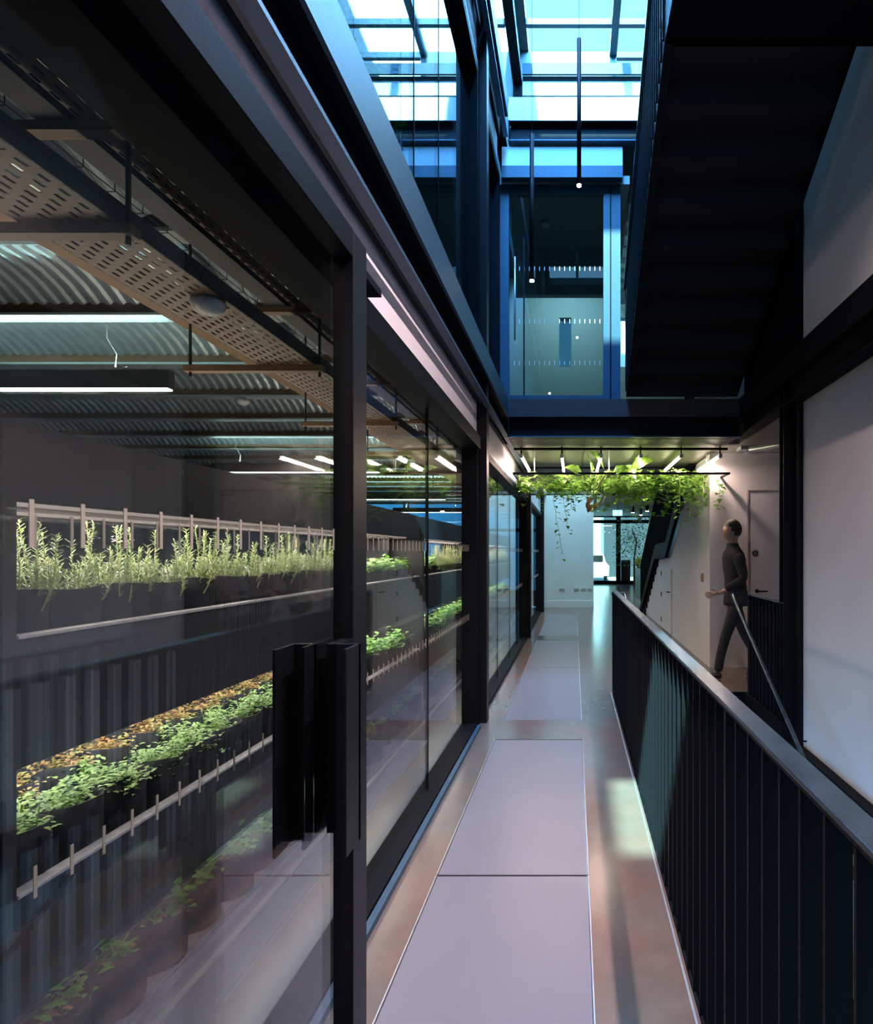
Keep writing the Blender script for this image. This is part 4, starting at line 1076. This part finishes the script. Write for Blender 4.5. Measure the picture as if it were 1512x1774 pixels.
# hands
def hand(x, y, z, dx, dz, side):
    o0 = Vector(P(x, y, z)); d = Vector((dx, 0, dz)).normalized(); n = Vector((0, 1, 0)); u = d.cross(n).normalized()
    V = [o0, o0+d*.045, o0+d*.085]; E = [(0, 1), (1, 2)]; Rr = [(.022, .018), (.034, .018), (.036, .015)]
    for k, (off, L) in enumerate(((-.028, .062), (-.010, .072), (.010, .068), (.026, .052))):
        b = len(V); V += [o0+d*.088+u*off, o0+d*(.088+L*.5)+u*off*1.1+n*side*.006, o0+d*(.088+L)+u*off*1.1+n*side*.022]
        E += [(2, b), (b, b+1), (b+1, b+2)]; Rr += [.0095, .0085, .0070]
    b = len(V); V += [o0+d*.03-u*.034, o0+d*.065-u*.052+n*side*.01, o0+d*.092-u*.056+n*side*.016]
    E += [(1, b), (b, b+1), (b+1, b+2)]; Rr += [.012, .010, .0085]
    skinned('hand', V, E, Rr, 'skin', per, sub=1)
hand(-.235, -.213, .99, -1, -.18, 1)
hand(.008, .24, .90, -.15, -1, -1)

# ================================================================== UPSTAIRS PLANTS, TREE, PLANTER
R = random.Random(77)
for i, (x, y) in enumerate(((-1.5, 3.1), (-1.45, 4.4), (-1.6, 2.3))):
    o = thing('hanging_plant', (x, y, 4.0), ['trailing plant behind the upper glass, nearest the column', 'trailing plant behind the upper glass, second from column', 'trailing plant behind the upper glass, farthest from column'][i], 'plant', 'plants hanging behind the upper glazing')
    m = MB()
    for k in range(260):
        t = R.random(); vine_leaf(m, (x+R.gauss(0, .12), y+R.gauss(0, .22), 5.3-1.3*t), .08, R)
    m.build('leaves', 'vine', o)
    MB().box(x-.1, x+.1, y-.3, y+.3, 5.3, 5.45).build('planter', 'dark', o)
    MB().tube([(x, y, 5.45), (x, y, 5.75)], .004, 6).build('hanger', 'steel', o)
# indoor tree beyond the door post
o = thing('indoor_tree', (2.55, 26.4, 0), 'leafy tree behind the right leaf of the end doors', 'tree')
MB().tube([(2.6, 26.4, 0), (2.6, 26.4, 1.2), (2.7, 26.4, 1.9), (2.5, 26.4, 2.5)], .05, 8, r1=.02).build('trunk', 'bark', o, smooth=True)
m = MB()
for k in range(900):
    a = R.uniform(0, 6.28); r = .85*math.sqrt(R.random()); z = 1.9+R.gauss(0, .55)
    vine_leaf(m, (2.45+r*math.cos(a)*.9, 26.4+r*math.sin(a)*.5, min(max(z, .9), 3.05)), .10, R)
m.build('leaves', 'tree', o)
o = thing('metal_planter', (2.25, 19.5, 0), 'grey planter box with grasses at the foot of the far stair', 'planter')
box(2.02, 2.35, 17.2, 20.2, 0, .95).build('box', 'plate', o)
m = MB()
for k in range(350):
    x = R.uniform(2.05, 2.32); y = R.uniform(17.3, 20.1); a = R.uniform(0, 6.28)
    m.leaf(Vector((x, y, .93)), Vector((.5*math.cos(a), .5*math.sin(a), 1)), Vector((0, 1, 0)), R.uniform(.25, .5), .03, .1, .3)
m.build('grasses', 'tree', o)

# ================================================================== ADDED FILL LAMPS FOR THE NEAR CORRIDOR (out of view)
o = thing('fill_lamp', (-.1, -1.2, 2.9), 'long added fill lamp over the corridor, unseen behind the viewpoint', 'fill lamp')  # unseen lamp added as general fill for the near corridor
box(-.55, .35, -1.25, -1.15, 2.9, 2.95).build('housing', 'white', o)
box(-.53, .33, -1.24, -1.16, 2.894, 2.90).build('diffuser', 'led_white', o)
area('corridor_fill_glow', (-.1, -1.2, 2.88), (0, 0, 0), .86, 12, (1.0, .84, .82), sy=.3)
o = thing('fill_lamp', (1.3, 1.7, 4.49), 'slim added fill lamp under the half landing of the black staircase, above the viewpoint', 'fill lamp')  # out-of-view lamp added to light the right wall, housing included
box(1.22, 1.30, .5, 2.9, 4.50, 4.555).build('housing', 'steel', o)
area('landing_fill_glow', (1.26, 1.7, 4.49), (0, math.radians(14), 0), .06, 84, (1.0, .79, .77), spread=math.radians(125), sy=2.4)
